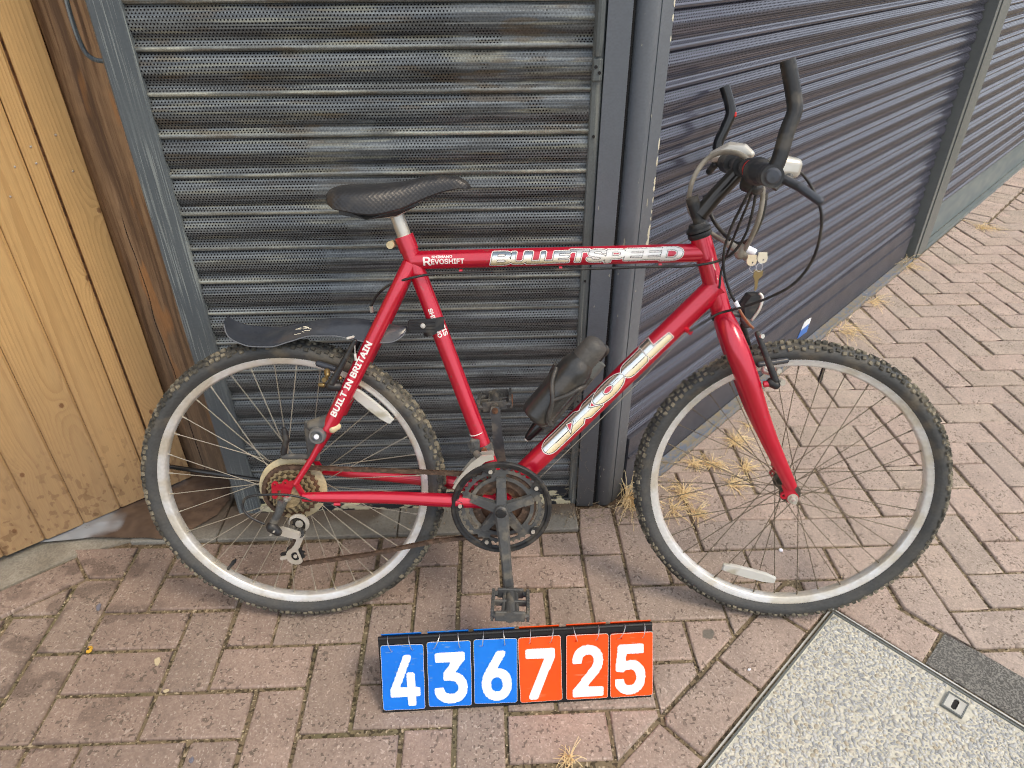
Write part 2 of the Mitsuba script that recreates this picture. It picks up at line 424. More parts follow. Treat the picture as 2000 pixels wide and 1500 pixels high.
mat('saddle_mat', dusty((40, 41, 44), (50, 50, 52), (84, 78, 70), 0.25), 0.4, bump=saddle_bump, bscale=0.0004)
mat('guard_mat', dusty((48, 52, 60), (60, 64, 72), (96, 94, 90), 0.3, 12), 0.24)
mat('guard_highlight_mat', lin(104, 108, 114), 0.35)  # paler than the guard: colour of the painted lip highlight
mat('white_print_mat', lin(236, 232, 228), 0.35, clearcoat=0.5)
mat('black_print_mat', lin(30, 26, 28), 0.35, clearcoat=0.5)
scene['chrome_print_mat'] = {'type': 'twosided', 'bsdf': {'type': 'principled', 'base_color': {'type': 'mesh_attribute', 'name': 'vertex_color'}, 'roughness': 0.25, 'metallic': 0.15, 'clearcoat': 0.6}}
mat('reflector_mat', lambda p, n, uv: mixc(lin(196, 196, 190), lin(166, 160, 140), sm(0.5, 0.75, fbm(p.x * 40, p.y * 40, p.z * 40))), 0.22, clearcoat=0.5)
mat('red_plastic_mat', lin(196, 34, 28), 0.4)
mat('grey_cable_mat', dusty((150, 146, 136), (128, 122, 110), (110, 100, 86), 0.4, 30), 0.4)
mat('beige_plastic_mat', lin(214, 200, 172), 0.5)
mat('brass_mat', lin(150, 128, 86), 0.35, metal=0.8)
mat('copper_mat', lin(176, 120, 92), 0.35, metal=0.7)
# -- number board and litter
mat('board_mat', lin(24, 25, 28), 0.4)
scuffs = lambda p: sm(0.66, 0.74, fbm(p.x * 60, p.y * 200, p.z * 200, octaves=3)) * sm(0.5, 0.65, fbm(p.x * 12, p.z * 12, 3))
mat('blue_card_mat', lambda p, n, uv: mixc(mixc(lin(4, 112, 222), lin(16, 126, 232), fbm(p.x * 14, p.z * 14)), lin(120, 160, 200), scuffs(p) * 0.5), lambda p, n, uv: 0.30 + 0.25 * fbm(p.x * 25, p.z * 25))
mat('orange_card_mat', lambda p, n, uv: mixc(mixc(lin(250, 74, 8), lin(254, 90, 22), fbm(p.x * 14, p.z * 14)), lin(236, 150, 110), scuffs(p) * 0.5), lambda p, n, uv: 0.30 + 0.25 * fbm(p.x * 25, p.z * 25))
mat('digit_mat', lambda p, n, uv: mixc(lin(240, 242, 250), lin(214, 214, 216), scuffs(p) * 0.5), 0.42)
mat('wire_mat', lin(214, 214, 216), 0.25, metal=0.85)
mat('straw_mat', lambda p, n, uv: mixc(lin(214, 190, 140), lin(242, 224, 182), noise(p.x * 90, p.y * 90, p.z * 90)), 0.8)
mat('leaf_mat', lambda p, n, uv: mixc(lin(212, 168, 62), lin(70, 52, 30), sm(0.68, 0.74, noise(p.x * 260, p.y * 260))), 0.7)
mat('scrap_mat', lin(196, 182, 150), 0.8)
mat('crumb_mat', lambda p, n, uv: mixc(lin(96, 84, 70), lin(176, 162, 138), noise(p.x * 260, p.y * 260, p.z * 260)), 0.9)
mat('slate_bit_mat', lin(112, 112, 124), 0.7)
mat('blue_sticker_mat', lambda p, n, uv: mixc(lin(70, 116, 190), lin(224, 230, 236), sm(0.082, 0.088, p.z)), 0.4)


def sheet_colour(p, n, uv):
    t = mixc(lin(128, 134, 142), lin(164, 168, 172), fbm(p.x * 20, p.y * 20))
    mud = sm(0.36, 0.56, fbm(p.x * 9 + 3, p.y * 12, 6, octaves=3) + 0.34 * sm(-1.08, -0.86, p.x))
    return mixc(t, mixc(lin(66, 50, 40), lin(104, 84, 68), fbm(p.x * 50, p.y * 50)), mud * 0.95)


mat('sheet_mat', sheet_colour, 0.4)
mat('web_mat', lin(120, 112, 100), 0.9)
# ------------------------------------------------------------------ the ground
A44 = math.radians(44.0)
E44, N44 = np.array([math.cos(A44), math.sin(A44)]), np.array([-math.sin(A44), math.cos(A44)])   # along the right shutters, into them
S0 = np.array([0.345, 1.40])                       # where the right shutters start


def on44(s, d=0.0, z=0.0):
    q = S0 + E44 * s + N44 * d
    return np.array([q[0], q[1], z])


g = np.array([[-60, -60, -0.0065], [60, -60, -0.0065], [60, 60, -0.0065], [-60, 60, -0.0065]])
add('ground', trimesh.Trimesh(g, [[0, 1, 2], [0, 2, 3]], process=False), 'sand_mat', smooth=False, kind='structure', label='sandy jointing bed showing between the block pavers')
HK = np.array([0.765, 1.008])                      # corner of the access cover
EL = np.array([-0.751, -0.660]); ER = np.array([0.656, -0.755]); NL = np.array([-0.660, 0.751]); NR = np.array([0.755, 0.656])
EL /= np.linalg.norm(EL); NL /= np.linalg.norm(NL); ER /= np.linalg.norm(ER); NR /= np.linalg.norm(NR)
FA = math.radians(38.4)
EF, NF = np.array([math.cos(FA), math.sin(FA)]), np.array([-math.sin(FA), math.cos(FA)])        # along the fence, into it
FC = np.array([-0.985, 1.163])                     # end of the edging course by the fence


def inset(pts, d):
    """Convex polygon (counter-clockwise) moved inwards by d."""
    n = len(pts)
    out = []
    for i in range(n):
        a, b, q = pts[i - 1], pts[i], pts[(i + 1) % n]
        d0 = (b - a) / np.linalg.norm(b - a); d1 = (q - b) / np.linalg.norm(q - b)
        n0, n1 = np.array([-d0[1], d0[0]]), np.array([-d1[1], d1[0]])
        m = n0 + n1
        m = m / max(m @ n0, 0.35)
        out.append(b + m * d)
    return np.array(out)


def worn_outline(pts):
    """Corner-cut polygon with slightly uneven edges."""
    pts = np.asarray(pts, float)
    n, out = len(pts), []
    for i in range(n):
        a, b, q = pts[i - 1], pts[i], pts[(i + 1) % n]
        la, lb = np.linalg.norm(b - a), np.linalg.norm(q - b)
        k = min(0.003 + 0.008 * rng.random() ** 3, la * 0.3, lb * 0.3)
        out += [b + (a - b) / la * k, b + (q - b) / lb * k]
        if lb > 0.06:
            d = (q - b) / lb; nn = np.array([-d[1], d[0]])
            for t in ((0.33, 0.67) if lb > 0.13 else (0.5,)):
                out.append(b + (q - b) * (t + 0.08 * rng.normal()) + nn * rng.normal() * 0.0010)
    return np.array(out)


def brick_mesh(pts, gap=0.0036, top=0.0):
    pts = np.asarray(pts, float)
    ring = worn_outline(inset(pts, gap))
    try:
        if not Polygon(inset(ring, 0.006)).is_valid:
            ring = inset(pts, gap)
    except Exception:
        ring = inset(pts, gap)
    n = len(ring)
    cen = ring.mean(0)
    tilt = rng.normal(size=2) * 0.008
    levels = [(0.0045, 0.0), (0.0018, -0.0012), (0.0, -0.0042), (0.0, -0.02)]
    v, f = [], []
    for k, (d, z) in enumerate(levels):
        for q in inset(ring, d):
            v.append([q[0], q[1], top + z + (q - cen) @ tilt])
    for k in range(len(levels) - 1):
        for i in range(n):
            j = (i + 1) % n
            f += [(k * n + i, (k + 1) * n + i, (k + 1) * n + j), (k * n + i, (k + 1) * n + j, k * n + j)]
    v.append([cen[0], cen[1], top + 0.0004])
    for i in range(n):
        f.append((len(v) - 1, i, (i + 1) % n))
    return trimesh.Trimesh(np.array(v), f, process=False)


def paver_origin(i, j):
    t = min(max((i - 4) / 4.0, 0), 1); t = t * t * (3 - 2 * t)
    return np.array([-0.699 + 0.1016 * i, 0.754 + 0.1027 * (j + 0.29 * t * (1 - 0.09 * max(j - 4, 0) if j < 14 else 0.1))])


taken, pavers = set(), []


def lay(i, j, di, dj):
    cells = [(i + a, j + b) for a in range(di) for b in range(dj)]
    if any(q in taken for q in cells):
        return False
    taken.update(cells)
    m = ((i + di / 2) , (j + dj / 2))
    o = paver_origin(*m)
    w, h = 0.1016 * di, 0.1027 * dj
    r = rng.normal() * 0.006
    R = np.array([[math.cos(r), -math.sin(r)], [math.sin(r), math.cos(r)]])
    sh = rng.normal(size=2) * 0.0009
    pavers.append(np.array([o + sh + R @ np.array(q) for q in ((-w / 2, -h / 2), (w / 2, -h / 2), (w / 2, h / 2), (-w / 2, h / 2))]))
    return True


for q in ((-2, 1, 2, 1), (-2, 0, 2, 1), (-3, 0, 1, 2), (14, 4, 2, 1), (13, 3, 2, 1), (9, 4, 1, 2)):
    lay(*q)
I0, I1, J0, J1 = -12, 62, -9, 60
for j in range(J0, J1):
    for i in range(I0, I1):
        if (i - j) % 4 == 0:
            lay(i, j, 2, 1)
        elif (i - j) % 4 == 3:
            lay(i, j, 1, 2)
for j in range(J0, J1):
    for i in range(I0, I1):
        if (i, j) not in taken:
            lay(i, j, 1, 1)
far = 8.0
region = Polygon([(-4, -1.2), (6.5, -1.2), tuple(on44(7.5, -0.03)[:2]), tuple(on44(0.02, -0.03)[:2]), (0.335, 1.36), (0.225, 1.36), (0.225, 1.273), (-0.715, 1.273), (-0.93, 1.283), (-1.5, 1.283), (-4, 0.4)])
fence_zone = Polygon([FC, FC + NF * 0.098, FC + NF * 0.098 + EF * 0.0, FC + NF * 0.4 - EF * 0.05, FC - EF * 3 + NF * 0.9, FC - EF * 3])
cover_zone = unary_union([Polygon([HK + NL * 0.112 + NR * 0.004, HK + NL * 0.112 + EL * 2.2, HK + EL * 2.2 + ER * 2.2, HK + NR * 0.004 + ER * 2.2]), Polygon([HK + NL * 0.004 + NR * 0.118, HK + NL * 0.004 + EL * 2.2, HK + EL * 2.2 + ER * 2.2, HK + NR * 0.118 + ER * 2.2])])
far_zone = Polygon([on44(3.07, -0.148)[:2], on44(7.6, -0.148)[:2], on44(7.6, 0.1)[:2], on44(3.07, 0.1)[:2]])
keep = region.difference(fence_zone).difference(cover_zone).difference(far_zone)
pieces = []
from shapely.prepared import prep
pk = prep(keep)
for q in pavers:
    pg = Polygon(q)
    if pk.contains(pg):
        pieces.append(q)
    elif pk.intersects(pg):
        r = keep.intersection(pg)
        for part in (r.geoms if hasattr(r, 'geoms') else [r]):
            if part.geom_type != 'Polygon' or part.area < 0.0007:
                continue
            for tol in (0.002, 0.006, 0.012):
                h = part.convex_hull.simplify(tol)
                hx = np.array(h.exterior.coords)[:-1]
                hx = hx if h.exterior.is_ccw else hx[::-1]
                if len(hx) >= 3 and Polygon(inset(hx, 0.009)).is_valid:
                    break
            xy = np.array(h.exterior.coords)[:-1]
            if not Polygon(xy).exterior.is_ccw:
                xy = xy[::-1]
            if len(xy) >= 3 and Polygon(inset(xy, 0.009)).is_valid and part.buffer(-0.011).area > 0:
                pieces.append(xy)


def course(o, e, n, s0, s1, w0, w1):
    return np.array([o + e * s0 + n * w0, o + e * s1 + n * w0, o + e * s1 + n * w1, o + e * s0 + n * w1])


edging = []
for s0, s1 in ((-0.2, 0.0), (-0.4, -0.2), (-0.6, -0.4)):
    edging.append(course(FC, EF, NF, s0, s1, 0.002, 0.096))
for s0, s1 in ((0.1, 0.302), (0.302, 0.505), (0.505, 0.71), (0.71, 0.91)):
    edging.append(course(HK, EL, NL, s0, s1, 0.0035, 0.110)[::-1])
edging.append(np.array([HK + NL * 0.0035 + EL * 0.098, HK + NL * 0.0035 + EL * 0.002, HK + NL * 0.108 + EL * 0.004, HK + NL * 0.108 + EL * 0.098]))
edging.append(course(HK, ER, NR, 0.005, 0.2, 0.005, 0.113))
for k in range(28):
    q = course(S0, E44, N44, 3.08 + 0.102 * k, 3.18 + 0.102 * k, -0.146, -0.02)
    edging.append(q)
edging = [q if Polygon(q).exterior.is_ccw else q[::-1] for q in edging]
allp = pieces + edging


def seen(q):
    b = []
    for x, y in q:
        u, v, z = project((x, y, 0))
        if z < 0.2:
            return 0
        b.append((u, v))
    b = np.array(b)
    if b[:, 0].max() < -20 or b[:, 0].min() > 2020 or b[:, 1].max() < -20 or b[:, 1].min() > 1520:
        return 0
    return Polygon(b).area


size = np.array([seen(q) for q in allp])
order = np.argsort(-size)
labels['pavement'] = {'kind': 'structure', 'label': 'pinkish block pavers laid in a herringbone pattern'}
rest = []
for rank, k in enumerate(order):
    q = allp[k]
    o = q.mean(0)
    if size[k] == 0 and np.linalg.norm(o - [0.3, 1.2]) > 3.6:
        continue
    m = brick_mesh(q, gap=0.0046 if o[0] < 0.2 else 0.0038, top=rng.normal() * 0.0012)
    uvk = np.tile(rng.random(2), (len(m.vertices), 1))
    if rank < 300 and size[k] > 0:
        key = numbered('pavement__brick')
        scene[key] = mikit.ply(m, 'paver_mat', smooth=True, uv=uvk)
    else:
        rest.append((m, uvk))
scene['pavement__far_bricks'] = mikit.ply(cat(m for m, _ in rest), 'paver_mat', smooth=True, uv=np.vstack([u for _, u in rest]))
labels['pavement__far_bricks'] = {'kind': 'stuff', 'label': 'more of the same block pavers farther off and outside the photo'}
# loose grit in the joints
grit_v = []
unit = trimesh.creation.icosphere(subdivisions=0)
ms = []
for k in range(5200):
    q = pavers[rng.integers(len(pavers))]
    if np.linalg.norm(q.mean(0) - [0.0, 1.0]) > 1.35:
        continue
    e = rng.integers(4); a, b = q[e], q[(e + 1) % 4]
    p = a + (b - a) * rng.random() + rng.normal(size=2) * 0.0022
    if not keep.contains(Point(p)):
        continue
    r = 0.0009 + 0.0016 * rng.random() ** 2
    m = unit.copy(); m.vertices = m.vertices * r * (0.7 + 0.6 * rng.random(3)) + [p[0], p[1], -0.0045 + r * 0.4]
    ms.append(m)
add('joint_grit', cat(ms), 'scrap_mat', smooth=False, kind='stuff', label='pale grit lying in the joints between pavers', cat='grit')


def slab(poly, z, t, bsdf, name, **kw):
    m = extr(Polygon(poly), t); m.apply_translation((0, 0, z - t))
    return add(name, m, bsdf, smooth=False, **kw)


slab([FC + NF * 0.1, FC + NF * 0.1 - EF * 1.2, FC + NF * 0.5 - EF * 1.2, (-1.5, 1.5), (-0.9, 1.60), (-0.93, 1.288), (-1.0, 1.262)], 0.0, 0.03, 'concrete_mat', 'concrete_apron', kind='structure', label='strip of bare concrete along the foot of the fence')
for x0, x1 in ((-0.93, -0.715), (-0.712, -0.255), (-0.252, 0.216)):
    m = box(x0, x1, 1.277, 1.56 if x0 < -0.8 else 1.40, -0.03, 0.004 + 0.002 * rng.random(), 0.003)
    add('paving_slab', m, 'sill_mat', parent='stone_sill', smooth=False)
labels['stone_sill'] = {'kind': 'structure', 'label': 'row of grey slabs under the weathered shutter'}
# tarmac patch beside the access cover
tp = [HK + ER * 0.203 + NR * 0.010, HK + ER * 1.2 + NR * 0.010, HK + ER * 1.2 + NR * 0.128, HK + ER * 0.36 + NR * 0.128, HK + ER * 0.203 + NR * 0.118]
slab(tp, -0.0035, 0.02, 'tarmac_mat', 'tarmac_patch', kind='structure', label='dark tarmac infill beside the access cover')
# access cover: steel edging, exposed aggregate infill, lifting eye
cov = thing('access_cover', 'square recessed access cover filled with pale exposed pebbles and edged in steel, bottom right', 'access cover')
S = 0.62


def quad(a0, a1, b0, b1):          # a along EL, b along ER, from the corner
    return [HK + EL * a0 + ER * b0, HK + EL * a0 + ER * b1, HK + EL * a1 + ER * b1, HK + EL * a1 + ER * b0]


def strip(a0, a1, b0, b1, z0, z1):
    pg = Polygon(quad(a0, a1, b0, b1))
    m = extr(pg, z1 - z0); m.apply_translation((0, 0, z0)); return m


w = 0.0035
outer = [strip(0, S, 0, w, -0.02, 0.002), strip(0, w, w, S, -0.02, 0.002), strip(w, S, S - w, S, -0.02, 0.002), strip(S - w, S, w, S - w, -0.02, 0.002)]
add('outer_frame', cat(outer), 'alloy_mat', parent=cov, smooth=False)
i0, i1 = 0.0075, 0.0115
inner = [strip(i0, S - i0, i0, i1, -0.02, 0.0015), strip(i0, i1, i1, S - i0, -0.02, 0.0015), strip(i1, S - i0, S - i1, S - i0, -0.02, 0.0015), strip(S - i1, S - i0, i1, S - i1, -0.02, 0.0015)]
add('tray_edge', cat(inner), 'grey_steel_mat', parent=cov, smooth=False)
add('gap', strip(w, S - w, w, S - w, -0.025, -0.018), 'dark_mat', parent=cov, smooth=False)
add('infill', strip(i1, S - i1, i1, S - i1, -0.02, -0.001), 'mortar_mat', parent=cov, smooth=False)
lock_c = HK + ER * 0.279 + EL * 0.050
ico = trimesh.creation.icosphere(subdivisions=1)
pv, pf, pu, nv = [], [], [], 0
cells = {}
for k in range(30000):
    a, b = rng.uniform(0.016, 0.56, 2)
    p = HK + EL * a + ER * b
    r = 0.0022 + 0.0032 * rng.random() ** 1.6
    if np.abs((p - lock_c) @ EL) < 0.032 and np.abs((p - lock_c) @ ER) < 0.03:
        continue
    u_, v_, z_ = project((p[0], p[1], 0))
    if not (-60 < u_ < 2060 and v_ < 1560):
        continue
    ck = (int(p[0] / 0.012), int(p[1] / 0.012))
    near = [o for dx in (-1, 0, 1) for dy in (-1, 0, 1) for o in cells.get((ck[0] + dx, ck[1] + dy), [])]
    if any(np.hypot(*(p - o[0])) < (r + o[1]) * 0.80 for o in near):
        continue
    cells.setdefault(ck, []).append((p, r))
    th = rng.random() * 6.28
    q = ico.vertices * (1 + 0.22 * rng.normal(size=(len(ico.vertices), 1)) * 0.6) * [r * (1 + 0.4 * rng.random()), r * 0.8, r * 0.42]
    q = np.c_[q[:, 0] * math.cos(th) - q[:, 1] * math.sin(th), q[:, 0] * math.sin(th) + q[:, 1] * math.cos(th), q[:, 2]] + [p[0], p[1], -0.0008]
    pv.append(q); pf.append(ico.faces + nv); nv += len(q); pu.append(np.tile(rng.random(2), (len(q), 1)))
scene[cov + '__pebbles'] = mikit.ply((np.vstack(pv), np.vstack(pf)), 'pebble_mat', smooth=True, uv=np.vstack(pu))
labels[cov + '__pebbles'] = {'kind': 'stuff', 'label': 'grey and white pebbles set in cream mortar'}
sq = Polygon([lock_c + EL * a + ER * b for a, b in ((-.019, -.018), (.021, -.018), (.021, .018), (-.019, .018))])
slot = LineString([lock_c - EL * 0.009, lock_c + EL * 0.010]).buffer(0.0048)
m = extr(sq.difference(slot), 0.006); m.apply_translation((0, 0, -0.003))
lk = add('lifting_plate', m, 'alloy_mat', parent=cov, smooth=False, label='square steel lifting plate with an oval slot')
m = extr(slot.buffer(0.002), 0.002); m.apply_translation((0, 0, -0.002))
scene[lk + '__slot'] = mikit.ply(m, 'dark_mat', smooth=False)
rim_l = sq.exterior.buffer(0.0016)
m = extr(rim_l, 0.0045); m.apply_translation((0, 0, 0.0))
scene[lk + '__rim'] = mikit.ply(m, 'grey_steel_mat', smooth=False)


# ------------------------------------------------------------------ roller shutters
def slat(origin, e, n_out, z, pitch, s0, s1, bulge=0.0105):
    """Bead at the bottom, then the bulging perforated face; uv = (along, arc)."""
    pr = [(0.0002, z - 0.0052), (0.0012, z - 0.0062)]
    for a in np.radians([-88, -62, -36, -10, 16, 42, 66]):
        pr.append((0.0046 + 0.0060 * math.cos(a), z + 0.0060 * math.sin(a)))
    pr += [(0.0056, z + 0.0064), (0.0036, z + 0.0082), (0.0025, z + 0.0105), (0.0023, z + 0.0135), (0.0030, z + 0.0170)]
    z0, z1 = z + 0.0170, z + pitch - 0.0060
    for t in np.linspace(0, 1, 15)[1:]:
        pr.append((0.0030 * (1 - t) ** 2 + 0.0003 + bulge * (max(math.sin(math.pi * t), 0.0) ** 0.85), z0 + (z1 - z0) * t))
    pr = np.array(pr)
    arc = np.r_[0, np.cumsum(np.hypot(*np.diff(pr, axis=0).T))]
    nS = 2
    ss = np.linspace(s0, s1, nS)
    v = np.array([[*(origin + e * s + n_out * d), zz] for s in ss for d, zz in pr])
    uv = np.array([[s, a] for s in ss for a in arc])
    k = len(pr)
    f = []
    for i in range(nS - 1):
        for q in range(k - 1):
            a, b = i * k + q, (i + 1) * k + q
            f += [(a, b, b + 1), (a, b + 1, a + 1)]
    return trimesh.Trimesh(v, f, process=False), uv


def shutter(label, mtl, origin, e, n_out, pitch, zs, s0, s1, group=None):
    t = thing('roller_shutter', label, 'roller shutter', group)
    for z in zs:
        m, uv = slat(origin, e, n_out, z, pitch, s0, s1)
        key = numbered(t + '__slat')
        scene[key] = mikit.ply(m, mtl, smooth=True, uv=uv)
    return t


X2 = np.array([1.0, 0.0])
left = shutter('weathered grey perforated roller shutter with worn cream streaks, facing straight on behind the saddle', 'old_slat_mat', np.array([0, 1.387]), X2, np.array([0, -1.0]), 0.0757, [0.5955 + 0.0757 * k for k in range(-7, 21)], -0.632, 0.212)
add('bottom_rail', box(-0.632, 0.205, 1.380, 1.40, 0.004, 0.062, 0.002), 'flaky_mat', parent=left, smooth=False, label='bottom rail with flaking cream paint')
add('bottom_lip', box(-0.632, 0.205, 1.370, 1.3795, 0.004, 0.024, 0.002), 'flaky_mat', parent=left, smooth=False)
fl = add('left_guide', box(-0.682, -0.622, 1.368, 1.45, -0.01, 2.2, 0.004), 'frame_left_mat', parent=left, smooth=False, label='brushed blue-grey upright at the left of the shutter')
add('right_guide', cat([box(0.199, 0.219, 1.371, 1.44, 0.0, 2.2, 0.002)]), 'guide_mat', parent=left, smooth=False)
for z in (0.965, 0.66, 0.34):
    m = trimesh.creation.cylinder(0.0028, 0.002, sections=14); m = along(m, (0.2085, 1.3702, z), (0, 1, 0))
    add('screw_hole', m, 'dark_mat', parent=left, smooth=False)
q = tube([(0.2075, 1.3665, 1.24), (0.2075, 1.3665, 1.13), (0.2070, 1.3675, 1.108)], [0.0085, 0.0085, 0.006], 10)
add('guide_bar', q, 'guide_mat', parent=left)
add('guide_bracket', box(0.199, 0.217, 1.364, 1.3705, 1.065, 1.104, 0.002), 'guide_mat', parent=left, smooth=False)
for dx, z in ((0.2045, 1.090), (0.2115, 1.080)):
    add('rivet', along(trimesh.creation.cylinder(0.003, 0.003, sections=12), (dx, 1.3638, z), (0, 1, 0)), 'dark_mat', parent=left)

RO = S0.copy()
mid = shutter('glossy dark blue-grey perforated roller shutter slanting away to the right behind the handlebars', 'new_slat_mat', RO + N44 * 0.020, E44, -N44, 0.0708, [0.475 + 0.0708 * k for k in range(-4, 24)], -0.010, 2.252)


def rail44(s0, s1, d0, d1, z0, z1):
    q = np.array([on44(s, d, z) for s in (s0, s1) for d in (d0, d1) for z in (z0, z1)])
    return trimesh.convex.convex_hull(q)


add('bottom_rail', rail44(0.02, 2.235, 0.002, 0.03, 0.012, 0.184), 'rail_mat', parent=mid, smooth=False)
add('rail_lip', rail44(0.02, 2.235, -0.004, 0.0015, 0.120, 0.126), 'rail_mat', parent=mid, smooth=False)
add('ground_angle', cat([rail44(0.02, 2.24, -0.030, -0.0005, 0.0, 0.016), rail44(0.02, 2.24, -0.033, -0.0305, -0.004, 0.022)]), 'rail_dirt_mat', parent=mid, smooth=False, label='steel ground angle stained yellow with dirt')
far_sh = shutter('farthest grey roller shutter at the right edge of the photo, beyond the second steel post', 'new_slat_mat', RO + N44 * 0.012, E44, -N44, 0.0708, [0.475 + 0.0708 * k for k in range(-4, 24)], 2.44, 4.9)
add('bottom_rail', rail44(2.45, 4.9, 0.002, 0.03, 0.012, 0.184), 'rail_far_mat', parent=far_sh, smooth=False)
add('ground_angle', cat([rail44(2.45, 4.9, -0.026, -0.0005, 0.0, 0.012), rail44(2.45, 4.9, -0.03, -0.0265, -0.004, 0.02)]), 'rail_far_mat', parent=far_sh, smooth=False)
# sticker on the rail
stp = [on44(*q) for q in ((1.075, 0.0008, 0.055), (1.155, 0.0008, 0.052), (1.165, 0.0008, 0.108), (1.108, 0.0008, 0.118), (1.09, 0.0008, 0.085))]
stv = np.array([q - np.array([*N44, 0]) * o for o in (0.0, 0.0012) for q in stp])
add('torn_sticker', trimesh.convex.convex_hull(stv), 'blue_sticker_mat', smooth=False, label='torn blue and white sticker on the bottom rail of the glossy shutter', cat='sticker')


def prism(plan, z0, z1):
    m = extr(Polygon(plan), z1 - z0); m.apply_translation((0, 0, z0)); return m


# corner post between the shutters
post = thing('steel_post', 'dark grey steel corner post between the weathered and the glossy shutter', 'post')
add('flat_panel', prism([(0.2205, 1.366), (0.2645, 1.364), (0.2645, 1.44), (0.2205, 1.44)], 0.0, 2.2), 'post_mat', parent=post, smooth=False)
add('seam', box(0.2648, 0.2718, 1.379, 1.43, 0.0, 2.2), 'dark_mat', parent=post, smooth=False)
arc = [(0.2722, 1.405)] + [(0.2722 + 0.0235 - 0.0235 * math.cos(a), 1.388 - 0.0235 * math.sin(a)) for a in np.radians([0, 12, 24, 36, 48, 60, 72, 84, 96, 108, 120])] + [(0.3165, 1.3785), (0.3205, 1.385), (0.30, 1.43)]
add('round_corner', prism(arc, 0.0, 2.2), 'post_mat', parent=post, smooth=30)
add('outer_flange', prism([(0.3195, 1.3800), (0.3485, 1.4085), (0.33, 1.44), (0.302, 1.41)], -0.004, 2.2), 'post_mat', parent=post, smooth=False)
chips = []
for zc, hh, ww in ((1.19, .008, .004), (1.165, .006, .004), (1.13, .005, .003), (0.94, .012, .004), (0.905, .010, .004), (0.865, .008, .005), (0.85, .006, .005), (0.826, .006, .003), (0.80, .004, .003), (0.785, .004, .003), (0.755, .018, .007), (0.728, .014, .010), (0.712, .009, .004)):
    b0 = np.array([0.3484, 1.4084]); e2 = np.array([0.713, 0.701]); nn = np.array([0.701, -0.713])
    q = np.array([[*(b0 - e2 * (a + ww * k) + nn * o), zc + dz] for o in (-0.0004, 0.0005) for k, a, dz in ((0, 0, -hh), (0, 0, hh), (1, 0, hh * .4), (1.1, 0, -hh * .3), (.6, 0, -hh * .9), (.5, 0, hh * .9))])
    chips.append(trimesh.convex.convex_hull(q))
add('paint_chip', cat(chips), 'chip_mat', parent=post, smooth=False, kind='stuff', label='cream patches where the dark paint has chipped off')
# far post
post2 = thing('steel_post', 'pale grey steel post between the glossy shutter and the farthest shutter', 'post')


def post44(s0, s1, d0, d1):
    q = np.array([on44(s, d, z) for s in (s0, s1) for d in (d0, d1) for z in (-0.004, 2.2)])
    return trimesh.convex.convex_hull(q)


add('edge_strip', post44(2.262, 2.30, -0.028, 0.06), 'grey_steel_mat', parent=post2, smooth=False)
add('groove', post44(2.3005, 2.316, -0.012, 0.05), 'dark_mat', parent=post2, smooth=False)
add('face', post44(2.3165, 2.452, -0.030, 0.06), 'grey_steel_mat', parent=post2, smooth=False)
# building behind the shutters
wall_l = prism([(-0.70, 1.46), (0.30, 1.46), (0.30, 1.9), (-0.70, 1.9)], -0.05, 3.4)
bl = thing('shop_front', 'shop front behind the roller shutters', 'building')
add('back_wall', cat([wall_l, prism([on44(0.0, 0.075)[:2], on44(5.2, 0.075)[:2], on44(5.2, 0.4)[:2], on44(-0.1, 0.4)[:2]], -0.05, 3.4)]), 'dark_mat', parent=bl, smooth=False)
add('fascia', cat([prism([(-0.75, 1.32), (0.3, 1.32), (0.36, 1.9), (-0.75, 1.9)], 2.2, 3.4), prism([on44(-0.05, -0.06)[:2], on44(5.2, -0.06)[:2], on44(5.2, 0.3)[:2], on44(-0.05, 0.3)[:2]], 2.2, 3.4)]), 'post_mat', parent=bl, smooth=False)

# ------------------------------------------------------------------ fence, timber post, pull handle
fence = thing('wooden_fence', 'pale varnished pine fence of upright tongue-and-groove boards at the left edge', 'fence')
FR = np.array([-0.849, 1.5095])
edges = [0.0, -0.069, -0.107, -0.190, -0.279, -0.367, -0.456, -0.545, -0.634, -0.723, -0.812, -0.90, -0.99, -1.08, -1.17]
for k in range(len(edges) - 1):
    a1, a0 = edges[k], edges[k + 1]
    gapl = 0.0016 if k in (0, 1) else 0.0006
    if k == 0:
        a0 += 0.0012
    if k == 1:
        a1 -= 0.0012
    ch = 0.0012 if k == 0 else 0.0038
    pr = [(a0 + gapl, 0.018), (a0 + gapl, ch), (a0 + gapl + ch * 1.2, 0.0), (a1 - gapl - ch * 1.2, 0.0), (a1 - gapl, ch), (a1 - gapl, 0.018)]
    zb = 0.016 + 0.006 * rng.random()
    v, uv = [], []
    off = k * 0.7 + 0.13
    zs_ = np.linspace(zb, 2.05, 12)
    jig = rng.normal(size=2) * 0.0006
    for z in zs_:
        for s, d in pr:
            q = FR + EF * s + NF * (d + jig[0])
            v.append([q[0], q[1], z]); uv.append([z + k * 3.3, (s - a0) + d * 0.5 + off])
    npn, f = len(pr), []
    for i in range(len(zs_) - 1):
        for j in range(npn - 1):
            a = i * npn + j
            f += [(a, a + 1, a + npn + 1), (a, a + npn + 1, a + npn)]
    key = numbered(fence + '__board')
    m = trimesh.Trimesh(np.array(v), f, process=False)
    # flat faces: split vertices, keep uv
    tri = m.faces.reshape(-1)
    m2 = trimesh.Trimesh(m.vertices[tri], np.arange(len(tri)).reshape(-1, 3), process=False)
    scene[key] = mikit.ply(m2, 'pine_mat', smooth=False, uv=np.array(uv)[tri])
